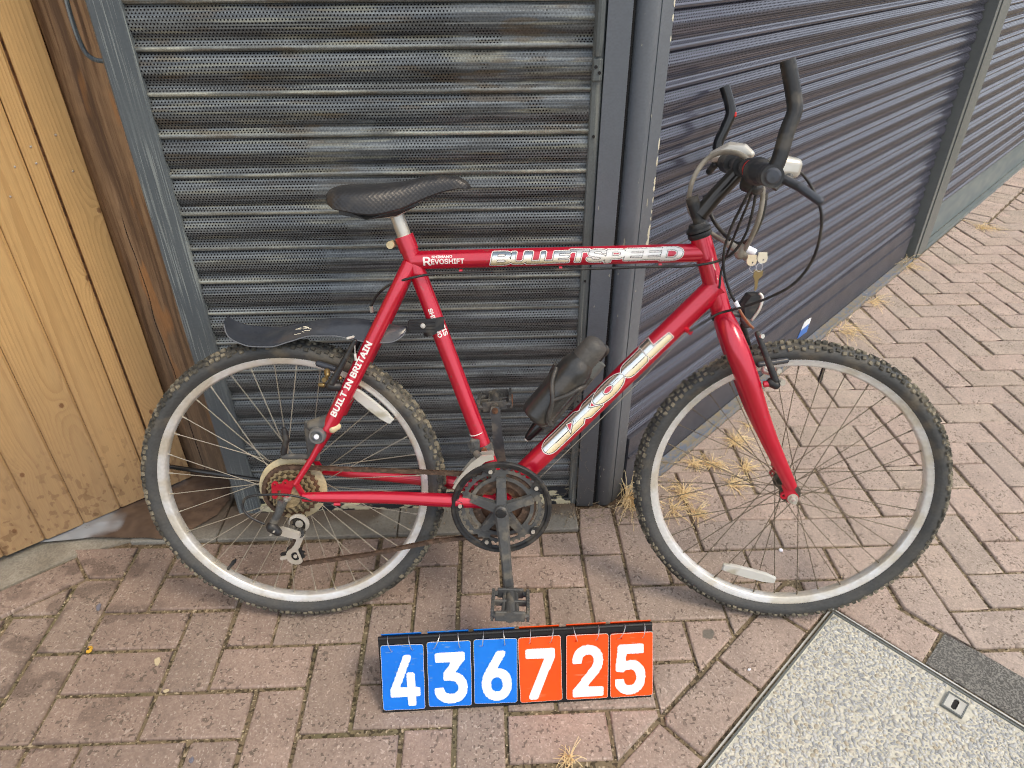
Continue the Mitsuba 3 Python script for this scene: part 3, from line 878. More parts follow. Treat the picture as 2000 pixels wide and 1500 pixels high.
for x, y, z in ((-0.917, 1.455, .94), (-0.948, 1.431, .907), (-0.918, 1.454, .907), (-0.969, 1.414, .852), (-0.878, 1.486, .955), (-0.872, 1.491, .88)):
    p = np.array([x, y, z]) - np.array([*NF, 0]) * 0.0012
    add('nail', along(lathe([(0, 0.001), (0.0018, 0.0006), (0.0022, -0.0008)], 10), p, [-NF[0], -NF[1], 0]), 'wire_mat', parent=fence)
back = prism([FR + NF * 0.019, FR + NF * 0.06, FR + NF * 0.06 - EF * 1.2, FR + NF * 0.019 - EF * 1.2], 0.2, 2.0)
add('backing_rail', back, 'timber_mat', parent=fence, smooth=False)
tp_ = thing('timber_post', 'rough brown timber post with a long crack between the fence and the weathered shutter', 'post')


def timber(x0, x1, y0, y1, z0, z1):
    pr = [(x0, y1), (x0, y0 + .004), (x0 + .004, y0), (x1 - .004, y0), (x1, y0 + .004), (x1, y1)]
    zs_ = np.linspace(z0, z1, 30)
    v, uv = [], []
    for z in zs_:
        for q, (x, y) in enumerate(pr):
            wob = 0.0016 * (meshkit.noise(np.array([x * 40, y * 40, z * 9.0])) - 0.5)
            v.append([x + wob * 2, y + wob, z]); uv.append([z, (x - x0) + (y - y0) * 0.8])
    n, f = len(pr), []
    for i in range(len(zs_) - 1):
        for j in range(n - 1):
            a = i * n + j
            f += [(a, a + 1, a + n + 1), (a, a + n + 1, a + n)]
    f = np.array(f)[:, ::1]
    m = trimesh.Trimesh(np.array(v), f, process=False); tri = m.faces.reshape(-1)
    return trimesh.Trimesh(m.vertices[tri], np.arange(len(tri)).reshape(-1, 3), process=False), np.array(uv)[tri]


m, uv = timber(-0.866, -0.735, 1.532, 1.64, 0.0, 2.3)
scene[tp_ + '__upright'] = mikit.ply(m, 'timber_mat', smooth=False, uv=uv)
add('dark_gap', prism([(-0.90, 1.56), (-0.70, 1.56), (-0.60, 1.75), (-0.95, 1.75)], -0.02, 2.3), 'dark_mat', parent=tp_, smooth=False)
hp = spline([(-0.728, 1.452, 1.27), (-0.742, 1.446, 1.24), (-0.749, 1.443, 1.20), (-0.7505, 1.443, 1.15), (-0.746, 1.444, 1.115), (-0.736, 1.446, 1.101), (-0.720, 1.449, 1.0965), (-0.684, 1.452, 1.096)], 6)
add('pull_handle', tube(hp, 0.0042, 8), 'frame_left_mat', label='bent grey wire handle on the left upright, top left of the photo', cat='handle')

side = prism([FR + NF * 0.20 + EF * 0.0, FR + NF * 0.20 - EF * 7, FR + NF * 0.5 - EF * 7, FR + NF * 0.5], -0.05, 4.5)  # unseen tall wall behind the fence, added to shade the left side
add('added_side_wall', side, 'concrete_mat', parent=bl, smooth=False)

# ------------------------------------------------------------------ litter
sh = np.array([(-1.171, 1.277), (-1.10, 1.284), (-1.03, 1.291), (-0.96, 1.288), (-0.90, 1.285), (-0.83, 1.275), (-0.79, 1.30), (-0.735, 1.36), (-0.72, 1.42), (-0.745, 1.50), (-0.80, 1.54), (-0.862, 1.53), (-0.93, 1.46), (-1.02, 1.395), (-1.10, 1.335)])
pg = Polygon(sh)
vv, ff = trimesh.creation.triangulate_polygon(pg, engine='earcut')
m = trimesh.Trimesh(np.c_[vv, np.zeros(len(vv))], ff, process=False)
vv, ff = trimesh.remesh.subdivide_to_size(m.vertices, m.faces, 0.02)
edge = np.array([pg.exterior.distance(Point(q[:2])) for q in vv])
vv[:, 2] = 0.0085 + 0.014 * meshkit.fbm(np.c_[vv[:, 0] * 16, vv[:, 1] * 22, np.zeros(len(vv))], 3) * np.minimum(1, 0.35 + edge * 12)
m = trimesh.Trimesh(vv, ff, process=True)
add('plastic_sheet', m, 'sheet_mat', smooth=True, label='muddy grey plastic sheet lying along the foot of the fence', cat='sheet')


def tuft(x, y, r, n, label, seed, lean=(0, 0), up=0.5, z=0.0):
    rg = np.random.default_rng(seed)
    ms = []
    for k in range(int(n * 0.55)):
        a = rg.random() * 6.283
        L = r * (0.45 + 0.75 * rg.random())
        d = np.array([math.cos(a) + lean[0], math.sin(a) + lean[1]])
        d = d / max(np.linalg.norm(d), 0.3)
        p0 = np.array([x, y, z]) + np.r_[rg.normal(size=2) * r * 0.14, 0]
        hgt = L * up * rg.random()
        curl = np.r_[rg.normal(size=2) * L * 0.16, 0]
        p1 = p0 + np.r_[d * L * 0.5, hgt] + curl * 0.5
        p2 = p0 + np.r_[d * L, hgt * (0.5 + 0.6 * rg.random())] + curl * 1.5
        p0[2] = max(p0[2], 0.0); p2[2] = max(p2[2], 0.0015)
        ms.append(tube(spline([p0, p1, p2], 3), np.linspace(0.0012, 0.0006, 7), 3, caps=False))
    add('dry_grass_tuft', cat(ms), 'straw_mat', smooth=True, label=label, cat='grass tuft', group='dry grass tufts on the pavement')


tuft(0.362, 1.372, 0.085, 170, 'big dry straw tuft at the foot of the steel corner post', 1, lean=(0.75, -0.25), up=1.0)
tuft(0.521, 1.40, 0.055, 120, 'dry straw tuft low on the left inside the front wheel', 2, up=0.5)
tuft(0.735, 1.625, 0.055, 130, 'dry straw tuft seen just left of the fork through the front wheel', 3, lean=(0.4, -0.2), up=0.4)
tuft(0.632, 1.525, 0.045, 100, 'dry straw tuft midway between the shutter angle and the fork', 4, lean=(0.3, -0.2), up=0.4)
tuft(0.725, 1.505, 0.042, 90, 'dry straw tuft nearest behind the fork blade', 5, lean=(0.5, 0), up=0.4)
tuft(0.665, 1.43, 0.045, 90, 'dry straw tuft in the joint left of the front hub', 6, lean=(0.5, 0), up=0.4)
tuft(0.535, 1.32, 0.042, 80, 'dry straw tuft lowest inside the front wheel', 7, lean=(0.5, 0), up=0.4)
tuft(0.585, 1.53, 0.045, 90, 'dry straw tuft against the steel ground angle', 8, lean=(0.2, -0.3), up=0.4)
tuft(0.478, 1.335, 0.06, 60, 'thin straws beside the left side of the front tyre', 9, lean=(0.7, 0.3), up=0.4)
tuft(0.80, 1.70, 0.03, 40, 'small straw tuft right behind the fork', 15, up=0.4)
tuft(1.375, 2.315, 0.11, 90, 'flat straw spread on the pavers above the front tyre', 10, lean=(0.8, -0.2), up=0.15)
tuft(1.60, 2.53, 0.07, 70, 'small straw tuft by the middle of the glossy shutter', 11, up=0.3)
tuft(1.93, 2.90, 0.09, 70, 'straw and fluff heaped at the foot of the second steel post', 12, up=0.5)
tuft(2.58, 3.36, 0.09, 70, 'straw tuft at the end of the soldier course by the farthest shutter', 13, lean=(0.6, -0.3), up=0.3)
tuft(0.127, 0.685, 0.03, 60, 'straw tuft at the bottom edge of the photo in front of the number board', 14, up=0.8)
# debris by the post foot
ms = []
rd = np.random.default_rng(21)
for k in range(420):
    x = rd.uniform(-0.62, 0.42); y = rd.normal(1.325, 0.03)
    if x > 0.2:
        y = rd.normal(1.335, 0.03)
    elif rd.random() < 0.55:
        x = rd.uniform(0.02, 0.36)
    r = 0.0008 + 0.0026 * rd.random() ** 4
    m = unit.copy(); m.vertices = m.vertices * r * (0.6 + rd.random(3)) + [x, y, 0.006 + r * 0.3 if x < 0.21 else r * 0.3]
    ms.append(m)
for k in range(60):
    p = np.array([rd.uniform(0.12, 0.40), rd.normal(1.33, 0.03), 0.008]); a = rd.random() * 6.28; L = 0.012 + 0.03 * rd.random()
    ms.append(tube(spline([p, p + [math.cos(a) * L / 2, math.sin(a) * L / 2, 0.004], p + [math.cos(a + .3) * L, math.sin(a + .3) * L, 0]], 3), 0.0007, 3))
add('litter', cat(ms), 'crumb_mat', smooth=False, kind='stuff', label='crumbs, chippings and straws swept against the shutter and post', cat='litter')
ms = []
for k in range(90):
    zc = rd.uniform(0.03, 0.36)
    p = np.array([0.222 + rd.normal() * 0.01 - 0.03 * rd.random(), 1.362 + rd.normal() * 0.004, zc])
    q = p + np.r_[rd.normal(size=3) * [0.018, 0.004, 0.022]]
    ms.append(tube([p, (p + q) / 2 + rd.normal(size=3) * 0.004, q], 0.00035, 3))
add('cobweb', cat(ms), 'web_mat', smooth=False, kind='stuff', label='grey cobwebs on the lower edge of the corner post', cat='cobweb')


def chip(name, x, y, r, bsdf, label, ctg, z=0.001, th=0.0015, squ=0.7):
    a = np.arange(9) * 2 * np.pi / 9
    rr = r * (0.75 + 0.4 * rd.random(9)); t0 = rd.random() * 6
    q = np.c_[rr * np.cos(a), rr * squ * np.sin(a)]
    q = np.c_[q[:, 0] * math.cos(t0) - q[:, 1] * math.sin(t0), q[:, 0] * math.sin(t0) + q[:, 1] * math.cos(t0)] + [x, y]
    pts = np.vstack([np.c_[q, np.full(9, z)], np.c_[q * 0.9 + np.array([x, y]) * 0.1, np.full(9, z + th) + 0.002 * rd.random(9)]])
    add(name, trimesh.convex.convex_hull(pts), bsdf, smooth=False, label=label, cat=ctg)


chip('fallen_leaf', -0.884, 0.963, 0.011, 'leaf_mat', 'spotted yellow leaf lying on the pavers at the left', 'leaf')
chip('wood_scrap', -0.725, 0.928, 0.010, 'scrap_mat', 'pale square scrap of card on the pavers at the left', 'scrap')
chip('stone_chip', -0.917, 1.076, 0.011, 'slate_bit_mat', 'blue-grey stone chip in a joint left of the rear wheel', 'stone', squ=0.5)
chip('stone_chip', -0.664, 1.012, 0.010, 'slate_bit_mat', 'dark stone chip wedged in a joint just below the rear tyre', 'stone', squ=0.5, z=-0.003)
chip('stone_chip', -0.579, 0.713, 0.006, 'slate_bit_mat', 'small stone chip at the bottom edge of the photo', 'stone')
chip('stone_chip', -0.681, 0.858, 0.006, 'scrap_mat', 'cream pebble in a joint below the yellow leaf', 'stone')
chip('stone_chip', 0.713, 1.185, 0.007, 'digit_mat', 'white chip of plaster inside the front wheel by the reflector', 'stone')
chip('stone_chip', 0.525, 0.858, 0.004, 'digit_mat', 'tiny white chip on a joint left of the access cover', 'stone')
# ------------------------------------------------------------------ flip-number board
BL_, BR_ = np.array([-0.2317, 0.7927, 0.0]), np.array([0.3075, 0.8051, 0.0])
be = (BR_ - BL_) / np.linalg.norm(BR_ - BL_); bn = np.array([-be[1], be[0], 0])
la = math.radians(22.3)
bu = math.cos(la) * np.array([0, 0, 1.0]) + math.sin(la) * bn
bo = np.cross(be, bu)          # out of the face, towards the viewer
if bo[1] > 0:
    bo = -bo


def on_board(mesh, lift=0.0):
    """Mesh drawn in (x along, y up the board, z out of it)."""
    m = mesh.copy()
    m.vertices = BL_ + np.outer(m.vertices[:, 0], be) + np.outer(m.vertices[:, 1], bu) + np.outer(m.vertices[:, 2] + lift, bo)
    if np.linalg.det(np.array([be, bu, bo])) < 0:
        m.invert()
    return m


nb = thing('number_board', 'black folding board with six flip cards reading 436725 standing in front of the bicycle', 'number board')
LB, HB = 0.5393, 0.158
add('front_panel', on_board(box(0, LB, 0.0, HB, -0.004, 0.0, 0.001)), 'board_mat', parent=nb, smooth=False)
bu2 = math.cos(la) * np.array([0, 0, 1.0]) - math.sin(la) * bn
top = BL_ + bu * HB
bk = []
for s in (0, LB):
    for t in (0, HB):
        for o in (0.0, 0.004):
            bk.append(top + be * s + bn * (0.006 + o) - bu2 * t + bn * 0.0)
add('back_panel', trimesh.convex.convex_hull(np.array(bk)), 'board_mat', parent=nb, smooth=False)
add('hinge', tube([top - be * 0.0 + bn * 0.004 + [0, 0, 0.0005], top + be * LB + bn * 0.004 + [0, 0, 0.0005]], 0.0045, 10), 'board_mat', parent=nb)


def rounded(x0, y0, x1, y1, r):
    return sbox(x0 + r, y0 + r, x1 - r, y1 - r).buffer(r, quad_segs=5)


cards = [(0.0035, 0.0852, 0.0078, 0.1478, -1.2, 'blue'), (0.0935, 0.1778, 0.0097, 0.1500, -1.0, 'blue'), (0.1843, 0.2685, 0.0106, 0.1500, -1.4, 'blue'), (0.2735, 0.3567, 0.0090, 0.1500, 0.6, 'orange'), (0.3670, 0.4500, 0.0090, 0.1492, -0.4, 'orange'), (0.4549, 0.5399, 0.0090, 0.1478, 0.4, 'orange')]
digs = [('4', 0.0182, 0.0767, 0.0154, 0.1267), ('3', 0.1049, 0.1707, 0.0161, 0.1274), ('6', 0.1981, 0.2582, 0.0162, 0.125), ('7', 0.2860, 0.3446, 0.0140, 0.1254), ('2', 0.3789, 0.4410, 0.0139, 0.1281), ('5', 0.4642, 0.5261, 0.0136, 0.1247)]
holes_x = [(0.0233, 0.0636), (0.1129, 0.1571), (0.2031, 0.2454), (0.2953, 0.3379), (0.3858, 0.4286), (0.4765, 0.5202)]
for k, ((x0, x1, y0, y1, rot, colour), (ch, dx0, dx1, dy0, dy1), hx) in enumerate(zip(cards, digs, holes_x)):
    cen = ((x0 + x1) / 2, (y0 + y1) / 2)
    card = affinity.rotate(rounded(x0, y0, x1, y1, 0.0045), rot, origin=cen)
    hole = unary_union([Point(h, 0.1375).buffer(0.0022) for h in hx])
    glyph = text_poly(ch, 0.1, bold=True)
    gl = affinity.translate(fit(glyph, dx1 - dx0, dy1 - dy0), dx0, dy0)
    gl = gl.buffer(0.0038).buffer(-0.0018) if ch != '4' else gl.buffer(0.0016)
    gl = affinity.translate(fit(gl, dx1 - dx0, dy1 - dy0), dx0, dy0)
    gl = gl.intersection(card)
    fld = extr(card.difference(hole), 0.0010)
    ck = add('flip_card', on_board(fld, 0.0022 + 0.0004 * k), colour + '_card_mat', parent=nb, smooth=False, label=f'{colour} card with a white {ch}')
    border = card.exterior.buffer(0.0005)
    d = extr(gl, 0.0003)
    scene[ck + '__digit'] = mikit.ply(on_board(d, 0.0034 + 0.0004 * k), 'digit_mat', smooth=False)
    scene[ck + '__pale_edge'] = mikit.ply(on_board(extr(border, 0.0009), 0.0021 + 0.0004 * k), 'blue_sticker_mat' if False else 'white_print_mat', smooth=False)
    under = affinity.translate(card, 0.0, 0)
    scene[ck + '__stack'] = mikit.ply(on_board(extr(under.buffer(-0.0012), 0.0016), 0.0004), colour + '_card_mat', smooth=False)
    bkc = np.array([top + be * s - bu2 * t + bn * (0.011 + o) for s in (x0 + 0.002, x1 - 0.002) for t in (-0.0065, 0.10) for o in (0.0, 0.0016)])
    add('turned_card', trimesh.convex.convex_hull(bkc), colour + '_card_mat', parent=nb, smooth=False)
    for h in hx:
        a = np.linspace(0.2, 5.9, 16)
        tw = rng.normal() * 0.55
        cy, cz, rr = 0.1505, 0.001, 0.0138
        ring = np.c_[h + tw * rr * np.cos(a) * 0.6, cy + rr * np.cos(a + math.pi), cz + rr * np.sin(a)]
        rk = tube(ring, 0.00085, 6)
        scene[numbered(ck + '__ring')] = mikit.ply(on_board(rk), 'wire_mat', smooth=40)

# ------------------------------------------------------------------ the bicycle (local: u forwards, v towards the viewer, w up in the frame's plane)
BX, BN, BZ = np.array([0.99884, -0.04815248, 0.0]), np.array([-0.0464943, -0.96444384, 0.26016603]), np.array([0.01252764, 0.25986424, 0.9655639])
B0 = np.array([-0.42770408, 1.04388013, 0.0])
BR = np.array([BX, BN, BZ])


def w3(p):
    return B0 + np.asarray(p, float) @ BR


def bk(mesh, R=BR, O=B0):
    m = mesh.copy()
    m.vertices = O + m.vertices @ R
    if np.linalg.det(R) < 0:
        m.invert()
    return m


bike = thing('bicycle', 'red mountain bike with muddy tyres and silver rims leaning against the shutters', 'bicycle')


def bp(name, mesh, bsdf, parent=None, R=BR, O=B0, **kw):
    return add(name, bk(mesh, R, O), bsdf, parent=parent or bike, **kw)


def uvw(u, w, v=0.0):
    return np.array([u, v, w])


# -- frame
ST0, ST1 = uvw(0.4415, 0.295), uvw(0.2575, 0.845)
TT0, TT1 = uvw(0.272, 0.7992), uvw(0.822, 0.8136)
DT0, DT1 = uvw(0.4400, 0.3022), uvw(0.858, 0.7512)
HT0, HT1 = uvw(0.8185, 0.8438), uvw(0.8725, 0.695)
fr = [tube([ST0, ST1], 0.0165, 28), tube([TT0, TT1], 0.0175, 28), tube([DT0, DT1], 0.0222, 32), tube([HT0, HT1], 0.0192, 28),
      tube([uvw(0.4415, 0.295, -0.036), uvw(0.4415, 0.295, 0.036)], 0.0205, 28), tube([ST1 - (ST1 - ST0) * 0.05, ST1], 0.0182, 24)]
for s in (1, -1):
    fr.append(tube(spline([uvw(0.2665, 0.792, 0.004 * s), uvw(0.243, 0.745, 0.022 * s), uvw(0.2052, 0.6735, 0.031 * s), uvw(0.155, 0.580, 0.041 * s), uvw(0.1035, 0.4857, 0.050 * s), uvw(0.095, 0.470, 0.051 * s)], 5), 0.0148, 22))
    fr.append(tube([uvw(0.099, 0.477, 0.050 * s), uvw(0.062, 0.414, 0.060 * s), uvw(0.023, 0.357, 0.066 * s)], [0.0085, 0.0062, 0.0064], 12))
    fr.append(tube(spline([uvw(0.034, 0.326, 0.064 * s), uvw(0.10, 0.3235, 0.058 * s), uvw(0.22, 0.317, 0.048 * s), uvw(0.34, 0.307, 0.040 * s), uvw(0.425, 0.299, 0.026 * s)], 5), np.linspace(0.0095, 0.0165, 21), 18))
    cap = lambda a, b, r: LineString([a, b]).buffer(r, quad_segs=6)
    plate = unary_union([cap((0.023, 0.358), (0.002, 0.3535), 0.006), cap((0.002, 0.3535), (-0.020, 0.346), 0.0055), cap((-0.021, 0.351), (-0.0225, 0.328), 0.0055), cap((0.023, 0.358), (0.037, 0.328), 0.0052), cap((-0.020, 0.345), (0.012, 0.348), 0.004), Point(-0.020, 0.3545).buffer(0.0062), Point(0.002, 0.3585).buffer(0.0062), cap((0.0, 0.335), (0.004, 0.345), 0.01)])
    plate = plate.difference(unary_union([Point(-0.020, 0.3545).buffer(0.0026), Point(0.002, 0.3585).buffer(0.0026), cap((0.0, 0.3235), (0.002, 0.30), 0.0055)]))
    m = extr(plate, 0.0055); m.vertices = np.c_[m.vertices[:, 0], m.vertices[:, 2] + 0.064 * s - 0.00275, m.vertices[:, 1]]
    m.invert(); fr.append(m)
for u, w in ((0.3653, 0.7795), (0.5546, 0.7850), (0.7424, 0.7910)):
    fr.append(tube([uvw(u - 0.003, w + 0.001, 0.0175), uvw(u + 0.003, w + 0.001, 0.0175)], 0.0042, 8))
for d in (0.022, 0.026):
    fr.append(tube([uvw(0.800, 0.6680, 0.012), uvw(0.809, 0.6635, d)], 0.005, 8))
frame = bp('frame', cat(fr), 'red_mat', smooth=40, label='glossy red frame with chrome and white lettering')
bp('seat_bolt', tube([uvw(0.232, 0.829, 0.012), uvw(0.2345, 0.829, -0.012)], 0.0072, 14), 'cream_plastic_mat')
bp('headset_cup', along(lathe([(0.0, 0.0), (0.021, 0.0), (0.0225, 0.004), (0.0225, 0.009), (0.0200, 0.0105), (0.0230, 0.012), (0.0230, 0.017), (0.018, 0.021), (0.0155, 0.027), (0, 0.027)], 32), uvw(0.8188, 0.8430), HT0 - HT1), 'black_mat')
bp('headset_cup', along(lathe([(0.0, -0.008), (0.0205, -0.008), (0.0215, -0.002), (0.0205, 0.003), (0.0, 0.003)], 32), HT1 + (HT0 - HT1) * 0.01, HT0 - HT1), 'black_mat')

# -- lettering on the tubes


def wrap(poly, A, B, r, shift=0.0, flip=1.0, edge=0.0024, lift=0.0004):
    """Flat outline (x along the tube from A, y around it) laid on the near side of the tube."""
    ms = []
    A, B = np.asarray(A), np.asarray(B)
    e = (B - A) / np.linalg.norm(B - A)
    near = np.array([0, 1.0, 0]); near = near - e * (near @ e); near /= np.linalg.norm(near)
    up = np.cross(e, near) * 1.0
    if up[2] < 0 and flip > 0 or up[2] > 0 and flip < 0:
        up = -up
    for g_ in (poly.geoms if hasattr(poly, 'geoms') else [poly]):
        if g_.geom_type != 'Polygon' or g_.area < 2e-8:
            continue
        g_ = g_.simplify(0.00012)
        vv, ff = trimesh.creation.triangulate_polygon(g_, engine='earcut')
        vv = np.c_[vv, np.zeros(len(vv))]
        vv, ff = trimesh.remesh.subdivide_to_size(vv, ff, edge, max_iter=12)
        ms.append(trimesh.Trimesh(vv, ff, process=False))
    m = cat(ms)
    q = m.vertices.copy()
    th = q[:, 1] / r + shift
    rr = r + lift
    m.vertices = A + np.outer(q[:, 0], e) + rr * (np.outer(np.cos(th), near) + np.outer(np.sin(th), up))
    nrm = m.face_normals.mean(0)
    if nrm @ near < 0:
        m.invert()
    return m, q


def ramp(h, stops):
    s = np.array([a for a, _ in stops]); col = np.array([lin(*b) for _, b in stops])
    return np.stack([np.interp(h, s, col[:, k]) for k in range(3)], 1)


def decal(poly, A, B, r, stops, name, shift=0.0, black=0.0011, white=0.0022, tone=None):
    fill = poly
    k = fill.buffer(black, join_style=2, mitre_limit=2.5)
    o = k.buffer(white - black, join_style=1)
    m, q = wrap(fill, A, B, r, shift)
    key = numbered(frame + '__' + name)
    mm = bk(m)
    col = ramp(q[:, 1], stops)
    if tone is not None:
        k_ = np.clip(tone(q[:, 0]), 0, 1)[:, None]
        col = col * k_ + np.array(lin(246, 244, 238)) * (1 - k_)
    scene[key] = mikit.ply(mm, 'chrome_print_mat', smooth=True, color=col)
    for pl, mt, nm in ((k.difference(fill), 'black_print_mat', name + '_keyline'), (o.difference(k), 'white_print_mat', name + '_outline')):
        m, _ = wrap(pl, A, B, r, shift)
        scene[numbered(frame + '__' + nm)] = mikit.ply(bk(m), mt, smooth=True)


# big chrome EXCEL on the down tube: x along from DTA, y across
DTA = DT0 + (DT1 - DT0) * ((0.4953 - 0.4400) / 0.418); DTB = DTA + (DT1 - DT0)
y0 = 0.0


def ell(cx, cy, a, b):
    return affinity.scale(Point(0, 0).buffer(1, quad_segs=24), a, b, origin=(0, 0)).__class__(affinity.translate(affinity.scale(Point(0, 0).buffer(1, quad_segs=24), a, b, origin=(0, 0)), cx, cy))


E1 = unary_union([sbox(0.078, -0.0135, 0.150, 0.0135), ell(0.078, 0, 0.019, 0.0135)])
E1 = E1.difference(Polygon([(0.1225, -0.0128), (0.1500, 0.0035), (0.1300, 0.0100)])).difference(sbox(0.088, -0.0042, 0.124, -0.0030))
XX = Polygon([(0.135, -0.0135), (0.1570, -0.0135), (0.1670, -0.0065), (0.1790, -0.0135), (0.2120, -0.0135), (0.1870, 0.0005), (0.2150, 0.0140), (0.1850, 0.0140), (0.1690, 0.0070), (0.1580, 0.0140), (0.1340, 0.0140), (0.1520, 0.0005)])
CC = ell(0.2435, 0.0, 0.0400, 0.0142).difference(ell(0.2425, 0.0, 0.0130, 0.0068)).difference(sbox(0.2560, 0.0016, 0.2740, 0.0024))
E2 = unary_union([sbox(0.300, -0.0128, 0.343, 0.0132), ell(0.302, 0.0002, 0.0170, 0.0130)])
E2 = E2.difference(Polygon([(0.336, -0.0140), (0.350, -0.0140), (0.350, -0.006), (0.343, -0.0070)])).difference(sbox(0.306, -0.0040, 0.340, -0.0030)).difference(sbox(0.308, 0.0048, 0.338, 0.0056))
LL = unary_union([Polygon([(0.346, 0.0180), (0.368, 0.0185), (0.3655, -0.0010), (0.404, -0.0040), (0.404, -0.0128), (0.346, -0.0128)]), ell(0.350, -0.0040, 0.006, 0.0088)])
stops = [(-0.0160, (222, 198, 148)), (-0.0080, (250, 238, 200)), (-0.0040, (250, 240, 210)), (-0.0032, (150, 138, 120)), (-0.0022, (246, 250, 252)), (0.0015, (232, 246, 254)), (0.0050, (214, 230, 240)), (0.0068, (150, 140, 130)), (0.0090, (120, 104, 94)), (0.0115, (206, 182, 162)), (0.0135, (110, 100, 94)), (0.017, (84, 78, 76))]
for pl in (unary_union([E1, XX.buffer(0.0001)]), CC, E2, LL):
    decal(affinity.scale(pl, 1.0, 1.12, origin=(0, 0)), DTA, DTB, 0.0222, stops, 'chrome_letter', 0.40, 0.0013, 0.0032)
# BULLETSPEED on the top tube
e_tt = (TT1 - TT0) / np.linalg.norm(TT1 - TT0)
word = []
x = 0.0
for ch, hh, dy, ww in zip('BULLETSPEED', (1.0, .92, .88, .86, .8, .96, .95, 1.0, .82, .82, 1.0), (0, .03, .05, .05, .1, .08, .05, -.05, .12, .14, .02), (1.05, .9, .72, .72, .85, 1.0, 1.0, 1.05, .98, .98, 1.12)):
    gl = fit(text_poly(ch, 0.1, bold=True), 0.0335 * ww, 0.0225 * hh)
    gl = gl.buffer(0.0012).buffer(-0.0007)
    gl = affinity.skew(gl, xs=14, origin=(0, 0))
    gl = affinity.translate(gl, x, dy * 0.0225 - 0.0118)
    word.append(gl); x += 0.0335 * ww * 1.0
word = unary_union(word)
bw = word.bounds
word = affinity.translate(affinity.scale(word, 0.362 / (bw[2] - bw[0]), 1.0, origin=(0, 0)), 0, 0)
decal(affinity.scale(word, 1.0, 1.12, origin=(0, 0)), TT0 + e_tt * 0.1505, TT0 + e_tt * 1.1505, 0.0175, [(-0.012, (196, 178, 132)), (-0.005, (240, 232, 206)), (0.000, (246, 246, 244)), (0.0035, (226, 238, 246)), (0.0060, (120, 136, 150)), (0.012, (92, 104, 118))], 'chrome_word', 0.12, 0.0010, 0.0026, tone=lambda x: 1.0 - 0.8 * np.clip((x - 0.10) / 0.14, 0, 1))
# white words
small = [affinity.translate(fit(text_poly('R', 0.1, True), 0.0145, 0.0165), 0, -0.0085), affinity.translate(fit(text_poly('EVOSHIFT', 0.1, True), 0.063, 0.0098), 0.0150, -0.0062), affinity.translate(fit(text_poly('SHIMANO', 0.1, True), 0.039, 0.0052), 0.0165, 0.0050)]
m, _ = wrap(unary_union(small).buffer(0.00015), TT0 + e_tt * 0.0223, TT0 + e_tt * 1.0223, 0.0175, -0.02)
scene[frame + '__white_word'] = mikit.ply(bk(m), 'white_print_mat', smooth=True); COUNT[frame + '__white_word'] = 0
SS0, SS1 = uvw(0.1035, 0.4857, 0.050), uvw(0.2052, 0.6735, 0.031)
bb = fit(text_poly('BUILT IN BRITAIN', 0.1, True), 0.166, 0.0118).buffer(0.0004)
m, _ = wrap(affinity.translate(bb, 0.018, -0.0058), SS0, SS1, 0.0148, 0.16, lift=0.0011)
scene[numbered(frame + '__white_word')] = mikit.ply(bk(m), 'white_print_mat', smooth=True)
sl = affinity.translate(fit(text_poly('SHIMANO', 0.1, True), 0.060, 0.0085).buffer(0.0003), 0.0, -0.0085)
s2 = affinity.translate(fit(text_poly('SIS', 0.1, True), 0.022, 0.0105).buffer(0.0003), 0.038, 0.003)
e_st = (ST1 - ST0) / np.linalg.norm(ST1 - ST0)
m, _ = wrap(unary_union([sl, s2]), uvw(0.3035, 0.7080), uvw(0.3035, 0.7080) - e_st, 0.0165, 0.25)
scene[numbered(frame + '__white_word')] = mikit.ply(bk(m), 'white_print_mat', smooth=True)
bd = unary_union([affinity.rotate(affinity.scale(Point(0, 0).buffer(0.012), 1.25, 0.42), 4, origin=(0, 0)), affinity.translate(Point(0, 0).buffer(0.0038), 0.022, 0.001), affinity.translate(Point(0, 0).buffer(0.0026), 0.028, -0.0015)])
m, _ = wrap(bd, uvw(0.8365, 0.7905), uvw(0.8365, 0.7905) + (HT1 - HT0), 0.0192, 0.55)
scene[frame + '__worn_badge'] = mikit.ply(bk(m), 'chip_mat', smooth=True)

# -- steering: turned slightly towards the viewer
sa = math.radians(-7.7)
N2 = np.array([math.sin(sa), math.cos(sa), 0.0])                     # across the front wheel, towards the viewer (u, v, w)
fk = []
near_leg = spline([uvw(0.8725, 0.695, 0.0), uvw(0.8800, 0.672, 0.030), uvw(0.8960, 0.632, 0.046), uvw(0.9190, 0.578, 0.051), uvw(0.9650, 0.471, 0.053), uvw(1.0310, 0.348, 0.053)], 6)
rad = np.interp(np.linspace(0, 1, len(near_leg)), [0, 0.2, 0.4, 0.6, 0.8, 1], [0.0185, 0.0205, 0.0225, 0.0222, 0.0178, 0.0122])
fk.append(tube(near_leg, rad, 24))
t_ = np.linspace(0, 1, len(near_leg))
far_leg = near_leg.copy()
far_leg = near_leg - np.outer(2 * near_leg[:, 1] * 0.97, N2)
fk.append(tube(far_leg, rad, 24))
AX = uvw(1.0439, 0.3235)
for s in (1, -1):
    cpt = AX + N2 * 0.053 * s
    tip = unary_union([LineString([(1.031 - 1.0439, 0.348 - 0.3235), (0, 0.0)]).buffer(0.0105), Point(0, 0).buffer(0.0125), Point(-0.017, 0.004).buffer(0.0075)]).difference(Point(-0.018, 0.004).buffer(0.003))
    m = extr(tip, 0.006)
    q = m.vertices
    tdir = np.array([math.cos(sa), -math.sin(sa), 0.0])
    m.vertices = cpt + np.outer(q[:, 0], tdir) + np.outer(q[:, 1], [0, 0, 1.0]) + np.outer(q[:, 2] - 0.003, N2)
    fk.append(m)
bp('fork', cat(fk), 'red_mat', smooth=40)

# -- wheels


